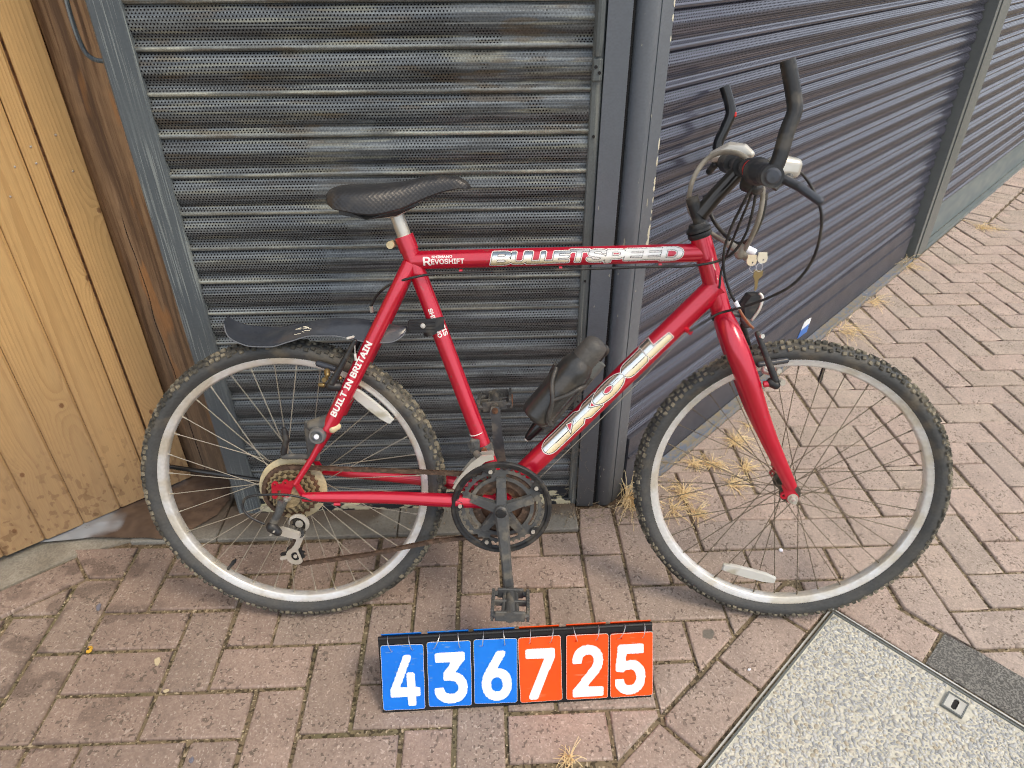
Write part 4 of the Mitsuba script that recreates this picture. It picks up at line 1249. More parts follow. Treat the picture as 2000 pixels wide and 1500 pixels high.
def plane(lean, yaw):
    X = np.array([math.cos(yaw), math.sin(yaw), 0]); Yh = np.array([-math.sin(yaw), math.cos(yaw), 0])
    Z = math.cos(lean) * np.array([0, 0, 1.0]) + math.sin(lean) * Yh
    return np.array([X, np.cross(X, Z), Z])


WR = {'rear': (plane(0.2632 + 0.0093, -0.0482 + 0.0352), B0 + BZ * 0.3235), 'front': (plane(0.2632 - 0.0093, -0.0482 - 0.1347), B0 + BX * 1.0439 + BZ * 0.3235)}


def to_wheel(p, which):
    """Bike-local point -> wheel-local (u, v, w about the hub)."""
    R, O = WR[which]
    return (w3(p) - O) @ R.T


def radial(mesh):
    """A lathe about z turned to spin about v."""
    m = mesh.copy(); v = m.vertices
    m.vertices = np.c_[v[:, 0], v[:, 2], v[:, 1]]
    m.invert()
    return m


def wheel(which, label):
    R, O = WR[which]
    key = numbered(f'{bike}__{which}_wheel')
    rimp = [(0.2840, -0.0115), (0.2860, -0.0122), (0.2860, -0.0138), (0.2835, -0.0136), (0.2720, -0.0122), (0.2685, -0.0085), (0.2665, 0.0), (0.2685, 0.0085), (0.2720, 0.0122), (0.2835, 0.0136), (0.2860, 0.0138), (0.2860, 0.0122), (0.2840, 0.0115)]
    scene[key] = mikit.ply(bk(radial(lathe(rimp, 144)), R, O), 'rim_mat', smooth=40)
    labels[key] = {'label': label}
    # tyre
    prof = []
    for a in np.linspace(-118, 118, 25):
        t = math.radians(a)
        prof.append((0.2985 + 0.0180 * math.cos(t), 0.0225 * math.sin(t)))
    prof = [(0.2835, -0.0145), (0.2870, -0.0180)] + prof[1:-1] + [(0.2870, 0.0180), (0.2835, 0.0145)]
    m = radial(lathe(prof, 168))
    rg = np.random.default_rng(3 if which == 'rear' else 4)
    scene[key + '__tyre'] = mikit.ply(bk(m, R, O), 'tyre_mat', smooth=True)
    labels[key + '__tyre'] = {'label': 'knobbly black tyre caked with dry mud'}
    kv, kf, n = [], [], 0
    ntot = 150
    for k in range(ntot):
        th = 2 * math.pi * k / ntot
        rows = [(62 if k % 2 else 52, 0.0036, 0.0042, 0.0046)]
        rows.append((22 if k % 2 else 8, 0.0046, 0.0040, 0.0048))
        for a, la_, lt, hh in rows:
            for s in (1, -1):
                t = math.radians(a * s) + rg.normal() * 0.03
                th2 = th + (0.5 * 2 * math.pi / ntot if s < 0 else 0) + rg.normal() * 0.002
                h2 = hh * (0.8 + 0.3 * rg.random())
                er = np.array([math.cos(th2), 0, math.sin(th2)]); et = np.array([-math.sin(th2), 0, math.cos(th2)]); ev = np.array([0, 1.0, 0])
                nn = er * math.cos(t) + ev * math.sin(t)
                tt = -er * math.sin(t) + ev * math.cos(t)
                cpt = er * 0.2985 + er * 0.0176 * math.cos(t) + ev * 0.0220 * math.sin(t)
                tw = rg.normal() * 0.12
                e1, e2 = tt * math.cos(tw) + et * math.sin(tw), et * math.cos(tw) - tt * math.sin(tw)
                for z_, sh_ in ((-0.001, 1.1), (h2, 0.86)):
                    for a_, b_ in ((-1, -1), (1, -1), (1, 1), (-1, 1)):
                        kv.append(cpt + nn * z_ + e1 * a_ * la_ * sh_ + e2 * b_ * lt * sh_)
                kf += [(n + 4, n + 5, n + 6), (n + 4, n + 6, n + 7)]
                for i in range(4):
                    j = (i + 1) % 4
                    kf += [(n + i, n + j, n + 4 + j), (n + i, n + 4 + j, n + 4 + i)]
                n += 8
    scene[key + '__tread'] = mikit.ply(bk(trimesh.Trimesh(np.array(kv), np.array(kf), process=False), R, O), 'knob_mat', smooth=False)
    labels[key + '__tread'] = {'kind': 'stuff', 'label': 'rows of muddy tread knobs'}
    # hub and spokes
    fl_r = 0.0205 if which == 'rear' else 0.0185
    vs = (0.019, -0.033) if which == 'rear' else (0.031, -0.031)
    hp_ = [(0.0, -0.052), (0.0075, -0.052), (0.0075, -0.040), (0.0125, -0.039), (0.0145, vs[1] - 0.002), (fl_r + 0.003, vs[1] - 0.0012), (fl_r + 0.003, vs[1] + 0.0012), (0.0135, vs[1] + 0.003), (0.0125, 0), (0.0135, vs[0] - 0.003), (fl_r + 0.003, vs[0] - 0.0012), (fl_r + 0.003, vs[0] + 0.0012), (0.0145, vs[0] + 0.002), (0.0125, 0.039), (0.0075, 0.040), (0.0075, 0.052), (0, 0.052)]
    scene[key + '__hub'] = mikit.ply(bk(radial(lathe(hp_, 28)), R, O), 'hub_mat', smooth=35)
    for s in (1, -1):
        nut = trimesh.creation.cylinder(0.0085, 0.007, sections=6)
        m = cat([along(nut, (0, s * 0.062, 0), (0, s, 0)), along(trimesh.creation.cylinder(0.0045, 0.012, sections=12), (0, s * 0.068, 0), (0, s, 0)), along(trimesh.creation.cylinder(0.011, 0.0015, sections=20), (0, s * 0.0575, 0), (0, s, 0))])
        scene[numbered(key + '__axle_nut')] = mikit.ply(bk(m, R, O), 'alloy_mat', smooth=35)
    for k in range(36):
        side = 0 if k % 2 == 0 else 1
        th = 2 * math.pi * (k + 0.35) / 36
        lead = 1 if (k // 2) % 2 == 0 else -1
        hth = th + lead * math.radians(58)
        v_ = vs[side] + (0.0016 if lead > 0 else -0.0016)
        a = np.array([fl_r * math.cos(hth), v_, fl_r * math.sin(hth)])
        b = np.array([0.2680 * math.cos(th), 0.003 * (1 if side == 0 else -1), 0.2680 * math.sin(th)])
        d = (b - a) / np.linalg.norm(b - a)
        m = tube([a, b - d * 0.010, b - d * 0.0098, b], [0.0009, 0.0009, 0.0017, 0.0017], 6)
        scene[numbered(key + '__spoke')] = mikit.ply(bk(m, R, O), 'spoke_mat' if which == 'rear' else 'spoke_dull_mat', smooth=True)
    return key, R, O


rw, RR, RO_ = wheel('rear', 'rear wheel with a freewheel and a cream spoke guard')
fw, FR_, FO_ = wheel('front', 'front wheel turned slightly towards the viewer')


def wheel_part(key, name, mesh, bsdf, R, O, smooth=35, label=None):
    k = numbered(f'{key}__{name}')
    scene[k] = mikit.ply(bk(mesh, R, O), bsdf, smooth=smooth)
    if label:
        labels[k] = {'label': label}


def reflector(a, b, v):
    """Long lens-shaped bar from a to b (u, w)."""
    a, b = np.asarray(a), np.asarray(b)
    L = np.linalg.norm(b - a); e = (b - a) / L; n = np.array([-e[1], e[0]])
    hw = 0.0115
    out = [(0, -hw * .62), (L * .2, -hw * .95), (L * .5, -hw), (L * .8, -hw * .95), (L, -hw * .55), (L, hw * .55), (L * .8, hw * .95), (L * .5, hw), (L * .2, hw * .95), (0, hw * .62)]
    pts = []
    for k_, z_ in ((1.0, v - 0.003), (1.0, v + 0.003), (0.82, v + 0.006)):
        for x_, y_ in out:
            q = a + e * (L / 2 + (x_ - L / 2) * (1 if k_ == 1 else 0.96)) + n * y_ * k_
            pts.append([q[0], z_, q[1]])
    return trimesh.convex.convex_hull(np.array(pts))


q0, q1 = to_wheel(uvw(0.136, 0.543, 0.02), 'rear'), to_wheel(uvw(0.2159, 0.4708, 0.02), 'rear')
wheel_part(rw, 'reflector', reflector((q0[0], q0[2]), (q1[0], q1[2]), 0.018), 'reflector_mat', RR, RO_, 30, 'white spoke reflector')
q0, q1 = to_wheel(uvw(0.9253, 0.1255, 0.02), 'front'), to_wheel(uvw(1.0410, 0.1010, 0.02), 'front')
wheel_part(fw, 'reflector', reflector((q0[0], q0[2]), (q1[0], q1[2]), 0.014), 'reflector_mat', FR_, FO_, 30, 'yellowed white spoke reflector')
for key, R, O, which, pt in ((rw, RR, RO_, 'rear', (-0.172, 0.1147)), (fw, FR_, FO_, 'front', (1.083, 0.5817))):
    q = to_wheel(uvw(*pt), which); d = np.array([q[0], 0, q[2]]); d /= np.linalg.norm(d)
    wheel_part(key, 'valve', cat([tube([d * 0.267, d * 0.248], 0.0036, 10), tube([d * 0.250, d * 0.240], 0.0044, 10), tube([d * 0.2405, d * 0.236], 0.003, 10)]), 'black_mat', R, O)


def cog(r, teeth, th, depth=0.0038, hole=0.0):
    pts = []
    for k in range(teeth):
        for f_, rr in ((0.0, -depth), (0.18, -depth), (0.42, 0), (0.58, 0), (0.82, -depth)):
            a = 2 * math.pi * (k + f_) / teeth
            pts.append(((r + rr + depth * 0.5) * math.cos(a), (r + rr + depth * 0.5) * math.sin(a)))
    pg = Polygon(pts)
    if hole:
        pg = pg.difference(Point(0, 0).buffer(hole, quad_segs=16))
    m = extr(pg, th)
    v = m.vertices
    m.vertices = np.c_[v[:, 0], v[:, 2] - th / 2, v[:, 1]]
    m.invert()
    return m


def shift(m, v):
    m = m.copy(); m.vertices = m.vertices + np.asarray(v); return m


for k, (r, teeth) in enumerate(((0.0572, 28), (0.0500, 24), (0.0450, 22), (0.0412, 20), (0.0372, 18), (0.0332, 16), (0.0290, 14))):
    wheel_part(rw, 'sprocket', shift(cog(r, teeth, 0.0021), (0, 0.0285 + 0.0044 * k, 0)), 'rust_mat' if k == 0 else 'sprocket_mat' if k % 2 else 'sprocket_dark_mat', RR, RO_, False)
wheel_part(rw, 'freewheel_body', radial(lathe([(0.0, 0.026), (0.026, 0.026), (0.026, 0.058), (0.018, 0.060), (0.0, 0.060)], 24)), 'sprocket_mat', RR, RO_)
wheel_part(rw, 'spoke_guard', radial(lathe([(0.024, 0.0236), (0.052, 0.0232), (0.066, 0.0222), (0.0705, 0.0205), (0.0710, 0.0185), (0.0660, 0.0200), (0.024, 0.0212)], 64)), 'cream_plastic_mat', RR, RO_, 40, 'dirty cream plastic disc behind the sprockets')

# -- crankset
BB = np.array([0.4405, 0.0, 0.2965])


def disc_part(name, pg, v0, th, bsdf, parent=None, **kw):
    m = extr(pg, th); q = m.vertices
    m.vertices = np.c_[q[:, 0] + BB[0], q[:, 2] + v0, q[:, 1] + BB[2]]; m.invert()
    return bp(name, m, bsdf, parent=parent, smooth=kw.pop('smooth', 25), **kw)


cs = bp('chain_guard', shift(radial(lathe([(0.0900, 0.0505), (0.0945, 0.0515), (0.0965, 0.0556), (0.1015, 0.0562), (0.1046, 0.0530), (0.1046, 0.0496), (0.1020, 0.0470), (0.0965, 0.0470), (0.0900, 0.0490)], 96, closed=True)), BB), 'black_mat', smooth=50, label='round black plastic chain guard')
ang0 = math.pi / 2 + 0.08
tabs = []
for k in range(5):
    a = ang0 + math.radians(10) + 2 * math.pi * k / 5
    d = np.array([math.cos(a), math.sin(a)]); t = np.array([-d[1], d[0]])
    tabs.append(Polygon([d * 0.098 + t * 0.018, d * 0.098 - t * 0.012, d * 0.083 - t * 0.006, d * 0.080 + t * 0.002, d * 0.085 + t * 0.008]).buffer(0.002))
    m = along(trimesh.creation.cylinder(0.0042, 0.003, sections=14), BB + np.array([d[0] * 0.0855, 0.0545, d[1] * 0.0855]), (0, 1, 0))
    scene[numbered(cs + '__screw')] = mikit.ply(bk(m), 'alloy_mat', smooth=35)
for tb in tabs:
    m = extr(tb.intersection(Point(0, 0).buffer(0.099)), 0.003); q = m.vertices
    m.vertices = np.c_[q[:, 0] + BB[0], q[:, 2] + 0.0495, q[:, 1] + BB[2]]; m.invert()
    scene[numbered(cs + '__bracket')] = mikit.ply(bk(m), 'black_mat', smooth=False)


def ring_poly(r, teeth, inner):
    pts = []
    for k in range(teeth):
        for f_, rr in ((0.0, -0.0019), (0.18, -0.0019), (0.42, 0.0019), (0.58, 0.0019), (0.82, -0.0019)):
            a = 2 * math.pi * (k + f_) / teeth
            pts.append(((r + rr) * math.cos(a), (r + rr) * math.sin(a)))
    return Polygon(pts).difference(Point(0, 0).buffer(inner, quad_segs=24))


slots = unary_union([LineString([(0.072 * math.cos(a + t), 0.072 * math.sin(a + t)) for t in np.linspace(-0.36, 0.36, 8)]).buffer(0.0042) for a in [ang0 + math.pi / 5 + 2 * math.pi * k / 5 for k in range(5)]])
disc_part('chainring', ring_poly(0.0850, 42, 0.060).difference(slots), 0.0440, 0.0024, 'crank_mat', label='dusty dark outer chainring')
disc_part('chainring', ring_poly(0.0690, 34, 0.0440), 0.0370, 0.0024, 'chain_mat')
disc_part('chainring', ring_poly(0.0488, 24, 0.0270), 0.0290, 0.0024, 'rust_mat')
sp = []
for k in range(5):
    a = ang0 + 2 * math.pi * k / 5 - 0.08
    d = np.array([math.cos(a), math.sin(a)]); t = np.array([-d[1], d[0]])
    L = 0.0660
    pts = []
    for r_, hw, z0_, z1_ in ((0.008, 0.0125, 0.050, 0.0640), (0.030, 0.0105, 0.050, 0.0600), (0.050, 0.0098, 0.0490, 0.0560), (L, 0.0092, 0.0470, 0.0530)):
        for s in (-1, 1):
            for z_ in (z0_, z1_):
                q = d * r_ + t * hw * s * (1.0 if z_ == z0_ else 0.8)
                pts.append([BB[0] + q[0], z_, BB[2] + q[1]])
    sp.append(trimesh.convex.convex_hull(np.array(pts)))
    cap_ = []
    for r_ in (0.0480, 0.0685):
        for s in (-1, 1):
            for z_ in (0.046, 0.0570 if r_ < 0.05 else 0.0550):
                q = d * r_ + t * 0.0098 * s
                cap_.append([BB[0] + q[0], z_, BB[2] + q[1]])
    if k in (0, 4):
        sp.append(trimesh.convex.convex_hull(np.array(cap_)))
bp('spider', cat(sp), 'crank_mat', smooth=False)


def crank(end, v0, v1, s):
    a = BB + np.array([0, v0, 0]); b = np.array(end)
    d = b - a; L = np.linalg.norm(d); d /= L
    t = np.cross(d, [0, 1.0, 0]); t /= np.linalg.norm(t)
    n = np.cross(t, d) * (1 if np.cross(t, d)[1] * s > 0 else -1)
    ms = []
    st = [(-0.004, 0.0130, 0.008), (0.012, 0.0150, 0.0085), (0.05, 0.0128, 0.0075), (0.11, 0.0108, 0.0068), (0.150, 0.0104, 0.0065), (0.168, 0.0115, 0.0065), (0.176, 0.0080, 0.0055)]
    for (x0, w0, h0), (x1, w1, h1) in zip(st[:-1], st[1:]):
        pts = []
        for x_, w_, h_ in ((x0, w0, h0), (x1, w1, h1)):
            for sx in (-1, 1):
                pts += [a + d * x_ + t * w_ * sx - n * h_, a + d * x_ + t * w_ * 0.96 * sx + n * h_ * 0.45, a + d * x_ + t * w_ * 0.62 * sx + n * h_]
        ms.append(trimesh.convex.convex_hull(np.array(pts)))
    ms.append(along(lathe([(0, 0.0095), (0.010, 0.0092), (0.0128, 0.0070), (0.0140, -0.006), (0, -0.006)], 24), a, n))
    return cat(ms), n


m, n_ = crank((0.4555, 0.086, 0.1300), 0.066, 0.086, 1)
ck = bp('crank_arm', m, 'crank_mat', smooth=30)
scene[ck + '__dust_cap'] = mikit.ply(bk(along(lathe([(0, 0.0022), (0.0095, 0.0016), (0.0112, 0.0), (0, 0.0)], 24), BB + np.array([0, 0.0755, 0]), (0, 1, 0))), 'black_mat', smooth=35)
m, n_ = crank((0.4245, -0.084, 0.4640), -0.060, -0.084, -1)
ck2 = bp('crank_arm', m, 'crank_mat', smooth=30)
scene[ck2 + '__pedal_bolt'] = mikit.ply(bk(along(trimesh.creation.cylinder(0.0068, 0.004, sections=16), (0.4245, -0.0755, 0.4635), (0, 1, 0))), 'rust_mat', smooth=35)


def pedal(cu, cw, v0, s, tilt):
    """Caged platform pedal on an axle along v from v0."""
    ms = []
    L, Wd, Hh = 0.094, 0.078, 0.022
    y = lambda q: v0 + s * q
    bar = lambda u0, u1, a, b, z0, z1: box(cu + u0, cu + u1, y(a), y(b), z0, z1, 0.0016)
    for u0 in (-Wd / 2, Wd / 2 - 0.007):
        ms.append(bar(u0, u0 + 0.007, 0.010, L - 0.010, -Hh / 2, Hh / 2))
        for k in range(7):
            a = 0.014 + k * 0.0105
            for z0, z1 in ((Hh / 2 - 0.001, Hh / 2 + 0.0032), (-Hh / 2 - 0.0032, -Hh / 2 + 0.001)):
                ms.append(box(cu + u0 + 0.001, cu + u0 + 0.006, y(a), y(a + 0.006), z0, z1))
    ms.append(bar(-0.027, 0.027, 0.006, 0.013, -Hh / 2, Hh / 2))
    ms.append(bar(-Wd / 2 + 0.004, Wd / 2 - 0.004, 0.040, 0.046, -Hh / 2 * 0.6, Hh / 2 * 0.6))
    ms.append(bar(-0.030, 0.030, L - 0.012, L - 0.005, -Hh / 2, Hh / 2))
    for sx in (-1, 1):
        for va, vb, ua, ub in ((0.012, 0.012, 0.026, 0.036), (L - 0.016, L - 0.009, 0.036, 0.026)):
            ms.append(tube([(cu + sx * ua, y(va), 0), (cu + sx * ub, y(vb), 0)], 0.0058, 8))
        ms.append(tube([(cu + sx * 0.012, y(0.012), 0), (cu + sx * 0.014, y(L - 0.012), 0)], 0.0042, 8))
    ms.append(tube([(cu, y(0.0), 0), (cu, y(0.055), 0), (cu, y(0.075), 0)], [0.0085, 0.0105, 0.0112], 16))
    ms.append(tube([(cu, y(0.075), 0), (cu, y(L - 0.004), 0)], [0.0125, 0.0125], 18))
    m = cat(ms)
    q = m.vertices
    ct, st = math.cos(tilt), math.sin(tilt)
    x_, z_ = q[:, 0] - cu, q[:, 2]
    m.vertices = np.c_[cu + x_ * ct - z_ * st, q[:, 1], cw + x_ * st + z_ * ct]
    return m


bp('pedal', pedal(0.4600, 0.1270, 0.094, 1, -0.03), 'crank_mat', smooth=25)
pd2 = bp('pedal', pedal(0.4225, 0.4655, -0.092, -1, 0.12), 'crank_mat', smooth=25)
scene[pd2 + '__reflector'] = mikit.ply(bk(box(0.4600, 0.4625, -0.140, -0.105, 0.461, 0.480)), 'copper_mat', smooth=False)

# -- chain: one link per half inch
RA = np.array([0.0, 0.3235])
FRc = np.array([BB[0], BB[2]])
up0, up1 = RA + 0.0500 * np.array([0.02, 1.0]), FRc + 0.0690 * np.array([-0.02, 1.0])
path = []
for a in np.radians(np.arange(250, 84, -12)):
    path.append((RA[0] + 0.0560 * math.cos(a), RA[1] + 0.0560 * math.sin(a), 0.034))
path[-1] = (0.004, 0.3795, 0.034)
path.append((up1[0], up1[1], 0.038))
for a in np.radians(np.arange(80, -96, -12)):
    path.append((FRc[0] + 0.0690 * math.cos(a), FRc[1] + 0.0690 * math.sin(a), 0.0382))
path += [(0.30, 0.2120, 0.041), (0.16, 0.180, 0.043), (0.012, 0.1570, 0.045)]
for a in np.radians((270, 230, 190, 150)):
    path.append((0.0015 + 0.0165 * math.cos(a), 0.1790 + 0.0165 * math.sin(a), 0.045))
path += [(0.006, 0.225, 0.042), (0.026, 0.250, 0.040)]
pp = np.array([(a, v, b) for a, b, v in path])
seg = np.linalg.norm(np.diff(pp, axis=0), axis=1); cum = np.r_[0, np.cumsum(seg)]
nl = int(cum[-1] / 0.0127)
at = lambda s: np.array([np.interp(s, cum, pp[:, k]) for k in range(3)])
links = []
for k in range(nl):
    a, b = at(k * 0.0127), at((k + 1) * 0.0127)
    e = b - a; e /= np.linalg.norm(e)
    t = np.cross(e, [0, 1.0, 0]); t /= np.linalg.norm(t); n = np.cross(t, e)
    hw = 0.0031 if k % 2 else 0.0023
    for s in (-1, 1):
        pts = []
        for x_, h_ in ((-0.0042, 0.0024), (-0.001, 0.0042), (0.0030, 0.0036), (0.0064, 0.0030), (0.0097, 0.0036), (0.0137, 0.0042), (0.0169, 0.0024)):
            for sy in (-1, 1):
                for z_ in (hw, hw + 0.0009):
                    pts.append(a + e * x_ + t * h_ * sy + n * z_ * s)
        links.append(trimesh.convex.convex_hull(np.array(pts)))
    links.append(tube([a - n * 0.0042, a + n * 0.0042], 0.0038, 8))
bp('chain', cat(links), 'chain_mat', smooth=False, kind='stuff', label='rusty brown chain')

# -- rear derailleur
rd_ = bp('rear_derailleur', cat([tube([uvw(-0.004, 0.322, 0.074), uvw(-0.012, 0.300, 0.082), uvw(-0.026, 0.276, 0.084)], [0.0105, 0.0080, 0.0085], 14), along(trimesh.creation.cylinder(0.006, 0.012, sections=6), uvw(-0.003, 0.319, 0.082), (0, 1, 0))]), 'crank_mat', label='worn rear derailleur with silver cage')
scene[rd_ + '__knuckle'] = mikit.ply(bk(trimesh.convex.convex_hull(np.vstack([trimesh.creation.icosphere(subdivisions=2, radius=0.0118).vertices * [1, 0.9, 1] + uvw(-0.027, 0.270, 0.088), trimesh.creation.icosphere(subdivisions=2, radius=0.0085).vertices + uvw(-0.016, 0.259, 0.088)]))), 'black_mat', smooth=40)
for uu, ww in ((-0.0195, 0.266), (-0.0270, 0.2585)):
    scene[numbered(rd_ + '__screw')] = mikit.ply(bk(along(trimesh.creation.cylinder(0.002, 0.004, sections=8), uvw(uu, ww, 0.099), (0, 1, 0))), 'alloy_mat', smooth=35)
pl = Polygon([(-0.018, 0.2650), (-0.012, 0.2480), (0.0215, 0.2390), (0.0270, 0.2450), (0.0260, 0.2530), (-0.008, 0.2650)])
m = extr(pl, 0.009); q = m.vertices; m.vertices = np.c_[q[:, 0], 0.076 + q[:, 2], q[:, 1]]; m.invert()
scene[rd_ + '__link_plate'] = mikit.ply(bk(m), 'alloy_mat', smooth=False)


def plate(pg, v, th):
    m = extr(pg, th); q = m.vertices; m.vertices = np.c_[q[:, 0], q[:, 2] + v, q[:, 1]]; m.invert(); return m


upc, loc = (0.0185, 0.2600), (0.0020, 0.1815)
cage = unary_union([LineString([(0.0215, 0.236), (0.008, 0.206), (-0.006, 0.190)]).buffer(0.0062), Point(loc).buffer(0.0195).intersection(Polygon([(-0.03, 0.150), (0.0165, 0.155), (0.004, 0.21), (-0.03, 0.21)])), LineString([(-0.006, 0.182), (-0.027, 0.1765)]).buffer(0.0042)])
cage = cage.difference(affinity.scale(Point(loc).buffer(0.0105), 0.85, 1.0)).union(LineString([(0.0055, 0.200), (0.0145, 0.170)]).buffer(0.0022)).union(Point(loc).buffer(0.004))
scene[rd_ + '__cage_plate'] = mikit.ply(bk(plate(cage, 0.0540, 0.0026)), 'alloy_mat', smooth=False)
scene[rd_ + '__cage_plate_001'] = mikit.ply(bk(plate(affinity.translate(cage, -0.004, 0.001), 0.0405, 0.002)), 'black_mat', smooth=False)
arcp = Point(0.0185, 0.2620).buffer(0.0215).difference(Point(0.0150, 0.2580).buffer(0.0170)).intersection(Polygon([(-0.01, 0.262), (0.05, 0.23), (0.06, 0.30), (-0.01, 0.30)]))
scene[rd_ + '__outer_cage'] = mikit.ply(bk(plate(arcp.union(Point(upc).buffer(0.008)), 0.0560, 0.0028)), 'alloy_mat', smooth=False)
for c_ in (upc, loc):
    scene[numbered(rd_ + '__jockey_wheel')] = mikit.ply(bk(shift(cog(0.0165, 10, 0.007, 0.004), (c_[0], 0.0475, c_[1]))), 'black_mat', smooth=False)
scene[rd_ + '__arm'] = mikit.ply(bk(tube([uvw(0.024, 0.246, 0.074), uvw(0.022, 0.243, 0.058)], 0.0085, 12)), 'black_mat', smooth=35)
# -- front derailleur
fd = unary_union([Polygon([(0.3420, 0.3420), (0.3560, 0.3660), (0.3800, 0.3960), (0.4010, 0.4130), (0.4230, 0.4150), (0.4250, 0.4070), (0.4080, 0.4020), (0.3880, 0.3850), (0.3650, 0.3590), (0.3500, 0.3390)])]).buffer(0.0016)
fdk = bp('front_derailleur', cat([plate(fd, 0.0500, 0.0022), plate(fd, 0.0300, 0.002), tube([uvw(0.345, 0.342, 0.052), uvw(0.345, 0.342, 0.031)], 0.003, 8)]), 'alloy_mat', smooth=False, label='chromed front derailleur cage')
scene[fdk + '__clamp'] = mikit.ply(bk(cat([tube([uvw(0.4068, 0.400, 0), uvw(0.4010, 0.418, 0)], 0.0190, 20), tube([uvw(0.388, 0.419, 0.008), uvw(0.378, 0.424, 0.02)], 0.009, 12), tube([uvw(0.388, 0.410, 0.028), uvw(0.400, 0.404, 0.044)], 0.007, 10), box(0.376, 0.396, 0.006, 0.022, 0.405, 0.436, 0.003)])), 'crank_mat', smooth=35)
scene[fdk + '__clamp_bolt'] = mikit.ply(bk(along(trimesh.creation.cylinder(0.0062, 0.005, sections=16), uvw(0.405, 0.412, 0.0205), (0, 1, 0))), 'copper_mat', smooth=35)
bp('white_band', tube([uvw(0.3905, 0.444), uvw(0.3899, 0.4456)], 0.01725, 24), 'white_print_mat')

# -- saddle and post
us = np.array([0.1270, 0.1330, 0.1450, 0.1620, 0.1850, 0.2100, 0.2350, 0.2650, 0.3000, 0.3350, 0.3640, 0.3790, 0.3855])
tp_w = np.array([0.9270, 0.9330, 0.9375, 0.9395, 0.9400, 0.9405, 0.9420, 0.9450, 0.9525, 0.9555, 0.9530, 0.9440, 0.9370])
bt_w = np.array([0.9120, 0.9040, 0.8960, 0.8930, 0.8880, 0.8850, 0.8880, 0.8960, 0.9120, 0.9250, 0.9310, 0.9300, 0.9310])
hw_ = np.array([0.0450, 0.0600, 0.0700, 0.0750, 0.0760, 0.0720, 0.0620, 0.0480, 0.0340, 0.0255, 0.0215, 0.0160, 0.0060])
nS, nA = 48, 40
uu = np.interp(np.linspace(0, 1, nS) ** 1.0, np.linspace(0, 1, len(us)), us)
v, f = [], []
for u in uu:
    tw_, bw_, hh = (np.interp(u, us, a) for a in (tp_w, bt_w, hw_))
    for k in range(nA):
        a = 2 * math.pi * k / nA
        ca, sa_ = math.cos(a), math.sin(a)
        y_ = hh * np.sign(ca) * abs(ca) ** 0.66
        if sa_ >= 0:
            z_ = bw_ + (tw_ - bw_) * (0.30 + 0.70 * sa_ ** 0.85) if True else 0
            z_ = bw_ + (tw_ - bw_) * (0.10 + 0.90 * abs(sa_) ** 0.62)
        else:
            z_ = bw_ + (tw_ - bw_) * (0.12 - 0.12 * abs(sa_) ** 0.5)
        v.append((u, y_, z_))
for i in range(nS - 1):
    for k in range(nA):
        k2 = (k + 1) % nA
        f += [(i * nA + k, i * nA + k2, (i + 1) * nA + k2), (i * nA + k, (i + 1) * nA + k2, (i + 1) * nA + k)]
v = np.array(v)
for i, s in ((0, 1), (nS - 1, -1)):
    v = np.vstack([v, v[i * nA:(i + 1) * nA].mean(0)])
    for k in range(nA):
        k2 = (k + 1) % nA
        f.append((len(v) - 1, i * nA + k2, i * nA + k) if s > 0 else (len(v) - 1, i * nA + k, i * nA + k2))
m = trimesh.Trimesh(v, f, process=False)
trimesh.repair.fix_normals(m)
if m.volume < 0:
    m.invert()
sd = bp('saddle', m, 'saddle_mat', smooth=55, label='dimpled black saddle')
scene[sd + '__underside'] = mikit.ply(bk(trimesh.convex.convex_hull(np.array([(u_, y_ * s_, z_) for u_, y_, z_ in ((0.150, .05, 0.888), (0.20, .055, 0.879), (0.25, .03, 0.884), (0.29, .02, 0.902), (0.29, .02, .91), (0.150, .05, 0.90)) for s_ in (-1, 1)]))), 'black_mat', smooth=False)
for s in (-1, 1):
    scene[numbered(sd + '__rail')] = mikit.ply(bk(tube(spline([uvw(0.165, 0.893, 0.022 * s), uvw(0.215, 0.884, 0.022 * s), uvw(0.250, 0.886, 0.020 * s), uvw(0.290, 0.910, 0.012 * s)], 5), 0.0035, 8)), 'alloy_mat', smooth=True)
bp('seat_post', tube([uvw(0.2610, 0.836), uvw(0.2440, 0.889)], 0.0132, 24), 'alloy_mat', smooth=40)

# -- stem, bars, grips
bp('stem', cat([tube([uvw(0.8200, 0.858), uvw(0.7965, 0.9150)], 0.0118, 20), tube([uvw(0.8200, 0.858), uvw(0.8150, 0.870)], [0.0165, 0.013], 20)]), 'black_mat', smooth=40)
sm_ = bp('stem_arm', tube([uvw(0.8125, 0.8830), uvw(0.8400, 0.9180), uvw(0.8780, 0.9600)], [0.0150, 0.0146, 0.0150], 24), 'chrome_black_mat', smooth=40)
nb_ = np.array([0.8445, 0.275, 0.9590]); fb_ = np.array([0.9190, -0.262, 0.9815])
on_bar = lambda v_: nb_ + (fb_ - nb_) * ((0.275 - v_) / 0.537)
bdir = (nb_ - fb_) / np.linalg.norm(nb_ - fb_)
bp('stem_clamp', tube([on_bar(-0.022), on_bar(0.022)], 0.0178, 20), 'black_mat', smooth=40)
hb = bp('handlebar', tube([fb_, nb_], 0.0112, 20), 'black_mat', smooth=40)


def grip(v0, v1, s):
    prof = []
    L = abs(v1 - v0)
    for t in np.linspace(0, 1, 25):
        r = 0.0160 + (0.0065 * math.exp(-((t - 0.32) / 0.22) ** 2)) + 0.0007 * math.sin(t * 75)
        prof.append((r, t * L))
    prof = [(0.0, 0.0), (0.0135, 0.0)] + prof + [(0.0135, L), (0.0, L)]
    return along(lathe(prof, 32), on_bar(v0), bdir * s)


